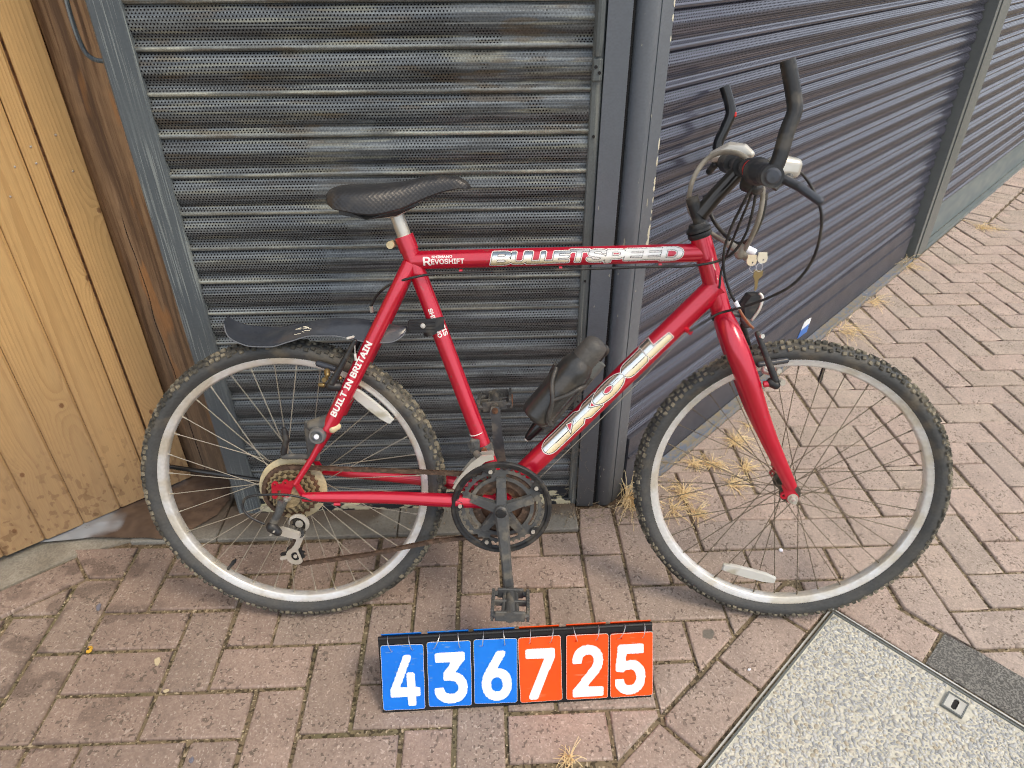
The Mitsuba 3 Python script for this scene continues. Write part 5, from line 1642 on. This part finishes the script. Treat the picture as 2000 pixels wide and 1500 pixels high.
g1 = bp('twist_grip', grip(0.122, 0.245, 1), 'black_mat', smooth=40, label='black ribbed twist grip')
scene[g1 + '__indicator'] = mikit.ply(bk(tube([on_bar(0.117), on_bar(0.122)], 0.0175, 28)), 'red_plastic_mat', smooth=40)
bp('twist_grip', grip(-0.125, -0.235, -1), 'black_mat', smooth=40)
bp('shifter_housing', cat([tube([on_bar(0.088), on_bar(0.116)], 0.0185, 24), trimesh.convex.convex_hull(np.vstack([trimesh.creation.icosphere(subdivisions=1, radius=0.011).vertices + p for p in (on_bar(0.10) + [-0.006, 0, -0.026], on_bar(0.10) + [0.014, 0.0, -0.032], on_bar(0.10), on_bar(0.112) + [0.006, 0, -0.03])]))]), 'black_mat', smooth=35)
bp('shifter_housing', tube([on_bar(-0.09), on_bar(-0.118)], 0.0185, 24), 'black_mat', smooth=40)


def bar_end(base, pts, mtl, tip):
    k = bp('bar_end', cat([tube([base - bdir * 0.016, base + bdir * 0.017], 0.0165, 22), tube(spline(pts, 6), 0.0112, 18)]), mtl, smooth=45)
    return k


b1 = on_bar(0.262)
k1 = bar_end(b1, [b1, uvw(0.8560, 0.982, 0.262), uvw(0.8645, 1.020, 0.258), uvw(0.8735, 1.048, 0.254), uvw(0.8705, 1.072, 0.25), uvw(0.8565, 1.1165, 0.25)], 'black_mat', 1)
scene[k1 + '__end_plug'] = mikit.ply(bk(along(lathe([(0, 0.004), (0.009, 0.0032), (0.0125, 0.0), (0, 0)], 24), b1 + bdir * 0.017, bdir)), 'guard_mat', smooth=35)
b2 = on_bar(-0.25)
k2 = bar_end(b2, [b2, uvw(0.9050, 1.010, -0.253), uvw(0.9165, 1.045, -0.251), uvw(0.9255, 1.0737, -0.25), uvw(0.9205, 1.096, -0.25), uvw(0.9072, 1.129, -0.25)], 'gloss_black_mat', -1)
scene[k2 + '__orange_mark'] = mikit.ply(bk(hull_s([(uvw(0.9330, 1.0700, -0.2430), 0.0032), (uvw(0.9334, 1.0750, -0.2430), 0.0030)])), 'red_plastic_mat', smooth=35)
# brake levers
lv = bp('brake_lever', cat([hull_s([(uvw(0.8850, 0.9760, 0.175), 0.015), (uvw(0.9130, 0.9740, 0.178), 0.0105), (uvw(0.9120, 0.9640, 0.178), 0.010), (uvw(0.8900, 0.9660, 0.178), 0.012)])]), 'alloy_mat', smooth=45, label='silver brake lever body with a black blade')
scene[lv + '__blade'] = mikit.ply(bk(cat([hull_s([(uvw(0.8960, 0.9520, 0.19), 0.0075), (uvw(0.9110, 0.9420, 0.205), 0.0068)]), hull_s([(uvw(0.9120, 0.9420, 0.206), 0.0072), (uvw(0.9390, 0.9210, 0.225), 0.0066)])])), 'guard_mat', smooth=45)
scene[lv + '__pivot'] = mikit.ply(bk(cat([hull_s([(uvw(0.8900, 0.9480, 0.185), 0.006), (uvw(0.9020, 0.9560, 0.188), 0.006)]), tube([uvw(0.8790, 0.9380, 0.19), uvw(0.8870, 0.9480, 0.188)], 0.006, 8)])), 'crank_mat', smooth=45)
scene[lv + '__clamp'] = mikit.ply(bk(tube([on_bar(0.166), on_bar(0.188)], 0.0150, 20)), 'black_mat', smooth=45)
lv2 = bp('brake_lever', cat([hull_s([(uvw(0.8790, 0.9880, -0.175), 0.0125), (uvw(0.9050, 1.0050, -0.160), 0.0115), (uvw(0.9280, 1.0020, -0.145), 0.0105), (uvw(0.9400, 0.9920, -0.135), 0.008)])]), 'alloy_mat', smooth=45)
scene[lv2 + '__clamp'] = mikit.ply(bk(cat([tube([on_bar(-0.145), on_bar(-0.170)], 0.0155, 20), hull_s([(uvw(0.8830, 0.9720, -0.18), 0.008), (uvw(0.8770, 0.9580, -0.20), 0.007)])])), 'black_mat', smooth=45)
scene[lv2 + '__blade'] = mikit.ply(bk(hull_s([(uvw(0.9300, 0.9880, -0.15), 0.006), (uvw(0.9650, 0.9600, -0.215), 0.005)])), 'guard_mat', smooth=45)
# cables
cb = lambda pts: np.array([(u, v_, w) for u, w, v_ in pts])
bp('gear_cable', tube(spline(cb([(0.9130, 0.9660, .178), (0.9298, 0.9591, .17), (0.9492, 0.9362, .17), (0.9673, 0.9002, .17), (0.9748, 0.8581, .16), (0.9736, 0.8130, .14), (0.9556, 0.7735, .12), (0.9263, 0.7441, .09), (0.8918, 0.7209, .06), (0.8590, 0.7027, .03), (0.8350, 0.6862, .026), (0.8060, 0.6660, .026)]), 6), 0.0025, 8), 'black_mat', smooth=True)
fer = bp('cable_ferrule', tube(cb([(0.9080, 0.9690, .176), (0.9210, 0.9640, .174)]), 0.0036, 10), 'red_plastic_mat')
bp('brake_cable', tube(spline(cb([(0.8760, 0.9450, .125), (0.8653, 0.9326, .12), (0.8571, 0.9086, .11), (0.8477, 0.8683, .09), (0.8449, 0.8258, .07), (0.8527, 0.7828, .06), (0.8701, 0.7440, .055), (0.8828, 0.7266, .05)]), 6), 0.0025, 8), 'black_mat', smooth=True)
nd = bp('brake_noodle', tube(spline(cb([(0.8851, 0.7227, .05), (0.8966, 0.7042, .05), (0.9116, 0.6863, .045), (0.9230, 0.6760, .040)]), 5), 0.0026, 8), 'copper_mat', smooth=True)
scene[nd + '__ferrule'] = mikit.ply(bk(tube(cb([(0.8805, 0.7300, .05), (0.8895, 0.7155, .05)]), 0.0040, 10)), 'digit_mat', smooth=35)
bp('brake_cable', tube(spline(cb([(0.8840, 0.9480, .105), (0.8822, 0.9318, .10), (0.8812, 0.8901, .09), (0.8781, 0.8535, .075), (0.8646, 0.8193, .055), (0.8391, 0.8007, .035), (0.7981, 0.7933, .03), (0.7714, 0.7902, .022), (0.7424, 0.7905, .022), (0.5546, 0.7845, .022), (0.3657, 0.7788, .022), (0.3075, 0.7757, .024), (0.2643, 0.7679, .03), (0.2278, 0.7544, .02), (0.1999, 0.7318, 0), (0.1842, 0.7075, -.01)]), 6), 0.0025, 8), 'black_mat', smooth=True)
bp('brake_cable', tube(spline(cb([(0.8700, 0.9500, .11), (0.8720, 0.9200, .10), (0.8680, 0.8800, .075), (0.8640, 0.8400, .05), (0.8560, 0.7900, .03), (0.8550, 0.7500, .028)]), 6), 0.0023, 8), 'black_mat', smooth=True)
bp('gear_wire', tube(cb([(0.8060, 0.6660, .026), (0.66, 0.5060, .030), (0.50, 0.3340, .030)]), 0.0007, 5), 'spoke_mat', smooth=True)
bp('gear_cable', tube(spline(cb([(0.0988, 0.3098, .060), (0.060, 0.3200, .068), (0.010, 0.3390, .080), (-0.0468, 0.3423, .088), (-0.0730, 0.3350, .09), (-0.0790, 0.3150, .092), (-0.0660, 0.2970, .095), (-0.0380, 0.2800, .094)]), 6), 0.0026, 8), 'black_mat', smooth=True)
bp('cable_stop', tube(cb([(0.0960, 0.3090, .060), (0.1090, 0.3080, .059)]), 0.0045, 8), 'red_mat')
bp('cable_stop', cat([tube(cb([(0.1842, 0.7075, -.01), (0.1840, 0.6950, -.012)]), 0.0035, 8)]), 'alloy_mat')

# -- brakes


def arm(a, b, w0, w1):
    a, b = np.asarray(a), np.asarray(b)
    return hull_s([(a, w0), (b, w1)])


br = bp('rear_brake', cat([arm(uvw(0.1128, 0.5700, 0.056), uvw(0.1605, 0.6509, 0.046), 0.0066, 0.0046), hull_s([(uvw(0.1090, 0.5620, 0.052), 0.010), (uvw(0.1210, 0.5590, 0.046), 0.010)])]), 'black_mat', smooth=40)
scene[br + '__far_arm'] = mikit.ply(bk(arm(uvw(0.1128, 0.5700, -0.050), uvw(0.1605, 0.6509, -0.044), 0.0066, 0.0046)), 'black_mat', smooth=40)
scene[br + '__pad'] = mikit.ply(bk(hull_s([(uvw(0.0790, 0.5985, 0.022), 0.0062), (uvw(0.1090, 0.5880, 0.022), 0.0062)])), 'guard_mat', smooth=40)
scene[br + '__pad_bolt'] = mikit.ply(bk(cat([hull_s([(uvw(0.1000, 0.5880, 0.040), 0.0062), (uvw(0.1020, 0.5830, 0.046), 0.0055)]), tube([uvw(0.1000, 0.5770, 0.05), uvw(0.0990, 0.5770, 0.062)], 0.005, 10), hull_s([(uvw(0.0885, 0.5650, 0.055), 0.0042), (uvw(0.0940, 0.5650, 0.055), 0.0050)]), hull_s([(uvw(0.1260, 0.5760, 0.045), 0.0045)] * 2)])), 'brass_mat', smooth=40)
scene[br + '__straddle_wire'] = mikit.ply(bk(cat([tube(spline([uvw(0.146, 0.656, 0.046), uvw(0.158, 0.655, 0.02), uvw(0.165, 0.655, -0.044)], 4), 0.0028, 8), tube([uvw(0.1605, 0.650, 0.047), uvw(0.1600, 0.625, 0.050)], 0.0009, 5), tube([uvw(0.1600, 0.627, 0.050), uvw(0.1610, 0.613, 0.051)], 0.0026, 8)])), 'reflector_mat', smooth=True)
bf = bp('front_brake', cat([arm(uvw(0.9680, 0.5800, 0.064), uvw(0.9290, 0.6680, 0.050), 0.0068, 0.0054), hull_s([(uvw(0.9620, 0.5740, 0.060), 0.0095), (uvw(0.9700, 0.5700, 0.064), 0.0085)])]), 'black_mat', smooth=40)
scene[bf + '__far_arm'] = mikit.ply(bk(arm(uvw(0.9560, 0.5900, -0.040), uvw(0.9230, 0.6680, -0.020), 0.0068, 0.0056)), 'black_mat', smooth=40)
scene[bf + '__boss'] = mikit.ply(bk(tube([uvw(0.9480, 0.5700, 0.060), uvw(0.9590, 0.5720, 0.061)], 0.0062, 12)), 'red_mat', smooth=35)
scene[bf + '__pad'] = mikit.ply(bk(hull_s([(uvw(0.9480, 0.5990, 0.024), 0.0060), (uvw(1.0020, 0.6060, 0.018), 0.0062)])), 'guard_mat', smooth=40)
scene[bf + '__pad_bolt'] = mikit.ply(bk(cat([hull_s([(uvw(0.9550, 0.5930, 0.040), 0.008), (uvw(0.9640, 0.5900, 0.044), 0.007)]), tube([uvw(0.9740, 0.5960, 0.045), uvw(0.9760, 0.5960, 0.058)], 0.0052, 8), tube([uvw(0.9790, 0.5760, 0.060), uvw(0.9810, 0.5760, 0.070)], 0.0062, 8), tube([uvw(0.9330, 0.6640, 0.050), uvw(0.9360, 0.6650, 0.06)], 0.0045, 8)])), 'alloy_mat', smooth=40)
rf = [(0.9135, 0.7130), (0.9250, 0.7320), (0.9400, 0.7340), (0.9420, 0.7200), (0.9360, 0.7000), (0.9250, 0.6840), (0.9160, 0.6900)]
m = trimesh.convex.convex_hull(np.array([(u_ + o_ * 0.004, v_ * s_, w_) for u_, w_ in rf for v_, o_ in ((0.018, 0), (0.006, 1.6)) for s_ in (-1, 1)]) + [0, -0.012, 0])
fr_ = bp('front_reflector', m, 'black_mat', smooth=40, label='black reflector bracket with a bright edge')
scene[fr_ + '__rim'] = mikit.ply(bk(tube(spline([uvw(0.9400, 0.7370, 0.004), uvw(0.9460, 0.7280, 0.007), uvw(0.9420, 0.7060, 0.008), uvw(0.9300, 0.6830, 0.006)], 5), 0.0030, 8)), 'alloy_mat', smooth=True)
scene[fr_ + '__stem'] = mikit.ply(bk(cat([tube([uvw(0.885, 0.697, -0.005), uvw(0.916, 0.690, -0.010)], 0.0055, 8), hull_s([(uvw(0.917, 0.684, 0.0), 0.008), (uvw(0.923, 0.676, 0.006), 0.008)])])), 'crank_mat', smooth=40)

# -- mudguard
mu = np.array([-0.104, -0.095, -0.075, -0.045, -0.010, 0.030, 0.075, 0.116, 0.152, 0.190, 0.222, 0.246, 0.2545])
ne = np.array([0.6790, 0.6590, 0.6460, 0.6375, 0.6370, 0.6475, 0.6590, 0.6590, 0.6525, 0.6450, 0.6440, 0.6530, 0.6650])
ri = np.array([0.6830, 0.6660, 0.6520, 0.6460, 0.6520, 0.6680, 0.6810, 0.6855, 0.6850, 0.6810, 0.6740, 0.6700, 0.6685])
fe = np.array([0.6880, 0.6750, 0.6650, 0.6610, 0.6600, 0.6670, 0.6680, 0.6620, 0.6550, 0.6470, 0.6440, 0.6530, 0.6660])
hv = np.array([0.0100, 0.0240, 0.0310, 0.0340, 0.0350, 0.0350, 0.0350, 0.0345, 0.0340, 0.0320, 0.0260, 0.0160, 0.0040])
uu = np.linspace(mu[0], mu[-1], 60)
from scipy.interpolate import PchipInterpolator as PC
fn_, fr2, ff_, fh = PC(mu, ne), PC(mu, ri), PC(mu, fe), PC(mu, hv)
v, f = [], []
K = 15
for layer in (0.0, -0.0022):
    for u in uu:
        for t in np.linspace(-1, 1, K):
            e_ = fn_(u) if t > 0 else ff_(u)
            rr = fr2(u)
            w_ = rr + (e_ - rr) * abs(t) ** 1.9
            v.append((u, fh(u) * t, float(w_) + layer))
n0 = len(uu) * K
for l in (0, 1):
    for i in range(len(uu) - 1):
        for k in range(K - 1):
            a = l * n0 + i * K + k
            q = [(a, a + 1, a + K + 1), (a, a + K + 1, a + K)]
            f += q if l == 0 else [t_[::-1] for t_ in q]
for i in range(len(uu) - 1):
    for k in (0, K - 1):
        a, b = i * K + k, (i + 1) * K + k
        f += [(a, b, n0 + b), (a, n0 + b, n0 + a)]
mg = bp('mudguard', trimesh.Trimesh(np.array(v), f, process=False), 'guard_mat', smooth=50, label='scuffed dark plastic mudguard above the rear wheel')
scuff = []
rs = np.random.default_rng(5)
for k in range(14):
    u = rs.uniform(0.028, 0.066); t = rs.uniform(0.45, 0.8)
    rr, e_ = float(fr2(u)), float(fn_(u))
    p = np.array([u, float(fh(u)) * t, rr + (e_ - rr) * t ** 1.9 + 0.0006])
    a_ = rs.normal() * 0.5
    scuff.append(tube([p, p + np.array([math.cos(a_) * 0.008, 0.001, math.sin(a_) * 0.002 + 0.0006])], 0.0008, 4))
scene[mg + '__scuff'] = mikit.ply(bk(cat(scuff)), 'chip_mat', smooth=False); labels[mg + '__scuff'] = {'kind': 'stuff', 'label': 'pale scratches on the mudguard'}
st_ = trimesh.convex.convex_hull(np.array([(u_, v_, w_) for u_, w_, v_ in ((0.258, 0.6800, 0.008), (0.258, 0.6660, 0.010), (0.263, 0.6830, 0.012), (0.268, 0.6600, 0.014), (0.312, 0.6900, 0.0215), (0.312, 0.6620, 0.0215), (0.330, 0.6920, 0.015), (0.330, 0.6680, 0.015), (0.258, 0.6800, -0.008), (0.258, 0.6660, -0.008), (0.312, 0.690, 0.012), (0.312, 0.662, 0.012))]))
sk = bp('mudguard_strap', cat([st_, tube([uvw(0.2990, 0.6790), uvw(0.3070, 0.6560)][::-1], 0.0192, 24)]), 'black_mat', smooth=35)
scene[sk + '__rivet'] = mikit.ply(bk(along(lathe([(0, 0.003), (0.004, 0.0022), (0.0052, 0), (0, 0)], 18), uvw(0.2890, 0.6745, 0.0190), (-0.2, 1, 0))), 'reflector_mat', smooth=40)
for k, o in enumerate((-0.007, 0.0, 0.007)):
    scene[numbered(sk + '__rib')] = mikit.ply(bk(tube([uvw(0.264, 0.6725 + o * 0.8, 0.0135), uvw(0.313, 0.6760 + o, 0.0222)], 0.0013, 6)), 'black_mat', smooth=True)

# -- side stand folded up
ks = bp('side_stand', cat([hull_s([(uvw(0.0900, 0.4800, 0.050), 0.013), (uvw(0.1010, 0.4900, 0.046), 0.012), (uvw(0.0640, 0.4760, 0.046), 0.013)]), box(0.0980, 0.1100, 0.030, 0.040, 0.490, 0.512, 0.003), box(0.0440, 0.0700, 0.036, 0.044, 0.3950, 0.4850, 0.004), box(-0.012, 0.066, 0.030, 0.040, 0.398, 0.409, 0.003)]), 'crank_mat', smooth=35, label='grey side-stand bracket clamped to the seat stay')
scene[ks + '__knob'] = mikit.ply(bk(along(lathe([(0.0, -0.012), (0.0165, -0.012), (0.0172, 0.004), (0.0145, 0.009), (0.0122, 0.009), (0.0108, 0.003), (0.0068, 0.003), (0.0062, 0.007), (0, 0.0075)], 32), uvw(0.0768, 0.4625, 0.064), (0, 1, 0))), 'knob_grey_mat', smooth=35)
scene[ks + '__knob_cap'] = mikit.ply(bk(along(lathe([(0, 0.003), (0.0048, 0.002), (0.0052, 0), (0, 0)], 18), uvw(0.0768, 0.4625, 0.0716), (0, 1, 0))), 'digit_mat', smooth=35)
scene[ks + '__bolt'] = mikit.ply(bk(hull_s([(uvw(0.1060, 0.4740, 0.058), 0.0085), (uvw(0.1150, 0.4770, 0.052), 0.007)])), 'cream_plastic_mat', smooth=40)
scene[ks + '__lever'] = mikit.ply(bk(cat([hull_s([(uvw(-0.006, 0.4110, 0.034), 0.0065), (uvw(0.0020, 0.4400, 0.032), 0.0065)]), hull_s([(uvw(0.0020, 0.4400, 0.032), 0.0065), (uvw(-0.001, 0.4600, 0.030), 0.0055)])])), 'black_mat', smooth=40)
scene[ks + '__leg'] = mikit.ply(bk(tube([uvw(0.02, 0.288, -0.052), uvw(-0.0947, 0.3051, -0.052), uvw(-0.2948, 0.3390, -0.052)], [0.0055, 0.0055, 0.0050], 12)), 'gloss_black_mat', smooth=40)

# -- bottle cage (part of the bicycle); bottle and pump rest in it
ba = np.array([0.616, 0.0, 0.788]); bn_ = np.array([-0.788, 0.0, 0.616])
b0 = np.array([0.5085, 0.012, 0.4825]); br_ = 0.0338
bpnt = lambda s, a, r: b0 + ba * s + r * (math.cos(a) * np.array([0, 1.0, 0]) + math.sin(a) * bn_)
cg = []
for sgn in (1,):
    loop1 = [bpnt(s, a, br_ + 0.003) for s, a in ((0.012, -1.25), (0.022, -0.45), (0.045, -0.12), (0.062, 0.15), (0.085, 0.75), (0.112, 1.25))]
    loop2 = [bpnt(s, a, br_ + 0.003) for s, a in ((0.060, 0.10), (0.085, -0.35), (0.110, -0.75), (0.118, -1.2))]
    loop3 = [bpnt(s, a, br_ + 0.003) for s, a in ((0.012, -1.3), (0.014, -0.6), (0.030, -0.25), (0.060, 0.08))]
    for lp, r_ in ((loop1, 0.0048), (loop2, 0.0042), (loop3, 0.0036)):
        cg.append(tube(spline(lp, 6), r_, 8))
    for lp in (loop1, loop2):
        cg.append(tube(spline([b0 + (np.asarray(q) - b0) * [1, 1, 1] - 2 * np.array([0, (np.asarray(q) - b0)[1], 0]) for q in lp], 6), 0.0045, 8))
cg.append(tube([b0 - bn_ * 0.0355 + ba * -0.012, b0 - bn_ * 0.0355 + ba * 0.135], 0.0055, 8))
cg.append(tube([b0 - ba * 0.004 - bn_ * 0.035, b0 - ba * 0.006 + bn_ * 0.004], 0.005, 8))
bp('bottle_cage', cat(cg), 'cage_mat', smooth=45)
wb = thing('water_bottle', 'dusty black water bottle held in the cage on the down tube', 'bottle')
add('body', bk(along(lathe([(0, 0.0), (0.030, 0.0), (0.0325, 0.003), (0.0338, 0.010), (0.0338, 0.085), (0.0340, 0.0855), (0.0338, 0.086), (0.0338, 0.128), (0.0330, 0.136), (0.0295, 0.146), (0.0258, 0.152), (0.0250, 0.156), (0, 0.156)], 48), b0, ba)), 'bottle_mat', parent=wb, smooth=40)
add('cap', bk(along(lathe([(0, 0.1560), (0.0252, 0.1560), (0.0256, 0.160), (0.0256, 0.178), (0.0250, 0.1795), (0.0256, 0.181), (0.0250, 0.190), (0.0225, 0.198), (0.016, 0.2040), (0.007, 0.2065), (0, 0.207)], 40), b0, ba)), 'bottle_cap_mat', parent=wb, smooth=40)
rim_pts = [(u, float(fh(u)), float(fn_(u)) - 0.0012) for u in np.linspace(mu[0] + 0.001, mu[-1] - 0.001, 70)]
scene[mg + '__edge'] = mikit.ply(bk(tube(rim_pts, 0.0013, 6)), 'guard_highlight_mat', smooth=True)  # thin pale tube on the near lip, an edge highlight done in colour
pu = thing('bicycle_pump', 'black mini pump strapped beside the bottle cage with its tapered end below the bottle', 'pump')
p0 = np.array([0.5010, -0.026, 0.4280])
add('barrel', bk(along(lathe([(0, -0.012), (0.006, -0.012), (0.0080, -0.008), (0.0115, 0.012), (0.0135, 0.030), (0.0135, 0.165), (0.012, 0.168), (0, 0.168)], 28), p0, ba)), 'gloss_black_mat', parent=pu, smooth=40)
add('sleeve', bk(along(lathe([(0.0, 0.150), (0.0165, 0.150), (0.0165, 0.215), (0, 0.215)], 28), p0 + [0.006, 0.006, -0.004], ba)), 'grey_steel_mat', parent=pu, smooth=40)
add('handle', bk(cat([hull_s([(p0 + ba * 0.222 + bn_ * 0.004, 0.015), (p0 + ba * 0.236, 0.0135)]), tube([p0 + ba * 0.168, p0 + ba * 0.225], 0.0125, 16)])), 'black_mat', parent=pu, smooth=40)
add('tip', bk(along(trimesh.creation.cylinder(0.0055, 0.004, sections=12), p0 - ba * 0.013, ba)), 'alloy_mat', parent=pu)

# -- cable lock hanging round the head tube
lo = thing('cable_lock', 'grey cable lock looped round the handlebar stem with two keys hanging from it', 'bike lock')
lp = spline(cb([(0.8960, 0.8170, .014), (0.8748, 0.8295, 0), (0.8541, 0.8421, -.035), (0.8232, 0.8650, -.05), (0.8038, 0.8944, -.045), (0.8000, 0.9283, -.032), (0.8082, 0.9581, -.03), (0.8278, 0.9835, -.03), (0.8524, 0.9950, -.01), (0.8735, 0.9890, .03), (0.8953, 0.9640, .05), (0.9097, 0.9297, .05), (0.9089, 0.8871, .05), (0.9033, 0.8475, .035), (0.8980, 0.8215, .018)]), 6)
add('cable', bk(tube(lp, 0.0046, 10)), 'grey_cable_mat', parent=lo, smooth=True)
add('second_cable', bk(tube(spline(cb([(0.8330, 0.9160, -.05), (0.8476, 0.8816, -.05), (0.8586, 0.8611, -.04), (0.8745, 0.8417, -.02), (0.8892, 0.8305, 0), (0.9030, 0.8420, .03), (0.9140, 0.8800, .045), (0.9160, 0.9250, .05)]), 6), 0.0040, 10)), 'black_mat', parent=lo, smooth=True)
add('lock_body', bk(cat([tube(cb([(0.8720, 0.8310, 0), (0.8860, 0.8220, .006)]), 0.0075, 14), tube(cb([(0.8860, 0.8220, .006), (0.9080, 0.8080, .012)]), 0.0100, 16), hull_s([(uvw(0.893, 0.812, 0.010), 0.010), (uvw(0.897, 0.826, 0.014), 0.009)])])), 'grey_cable_mat', parent=lo, smooth=40)
add('lock_end', bk(tube(cb([(0.9040, 0.8220, .014), (0.9190, 0.8150, .017)]), 0.0078, 14)), 'digit_mat', parent=lo, smooth=40)
for (cu, cw, cv), mtl in (((0.9105, 0.8020, .026), 'beige_plastic_mat'), ((0.9300, 0.8070, .026), 'chip_mat')):
    hd = Point(0, 0).buffer(0.0095, quad_segs=5).union(sbox(-0.008, 0.0, 0.008, 0.011)).difference(Point(0.002, -0.003).buffer(0.0019))
    m = extr(hd, 0.003); q = m.vertices; m.vertices = np.c_[q[:, 0] + cu, q[:, 2] + cv, q[:, 1] + cw]; m.invert()
    add('key_head', bk(m), mtl, parent=lo, smooth=False)
a_ = np.linspace(0, 6.283, 20)
add('key_ring', bk(cat([tube(np.c_[0.914 + 0.006 * np.cos(a_), np.full(20, 0.029), 0.789 + 0.008 * np.sin(a_)], 0.0006, 5), tube(np.c_[0.926 + 0.006 * np.cos(a_), np.full(20, 0.029), 0.790 + 0.008 * np.sin(a_)], 0.0006, 5)])), 'wire_mat', parent=lo, smooth=True)
kb = unary_union([Polygon([(0.917, 0.786), (0.934, 0.784), (0.933, 0.773), (0.927, 0.768), (0.926, 0.750), (0.922, 0.745), (0.920, 0.766), (0.9165, 0.773)])])
m = extr(kb, 0.0016); q = m.vertices; m.vertices = np.c_[q[:, 0], q[:, 2] + 0.027, q[:, 1]]; m.invert()
add('hanging_key', bk(m), 'brass_mat', parent=lo, smooth=False)
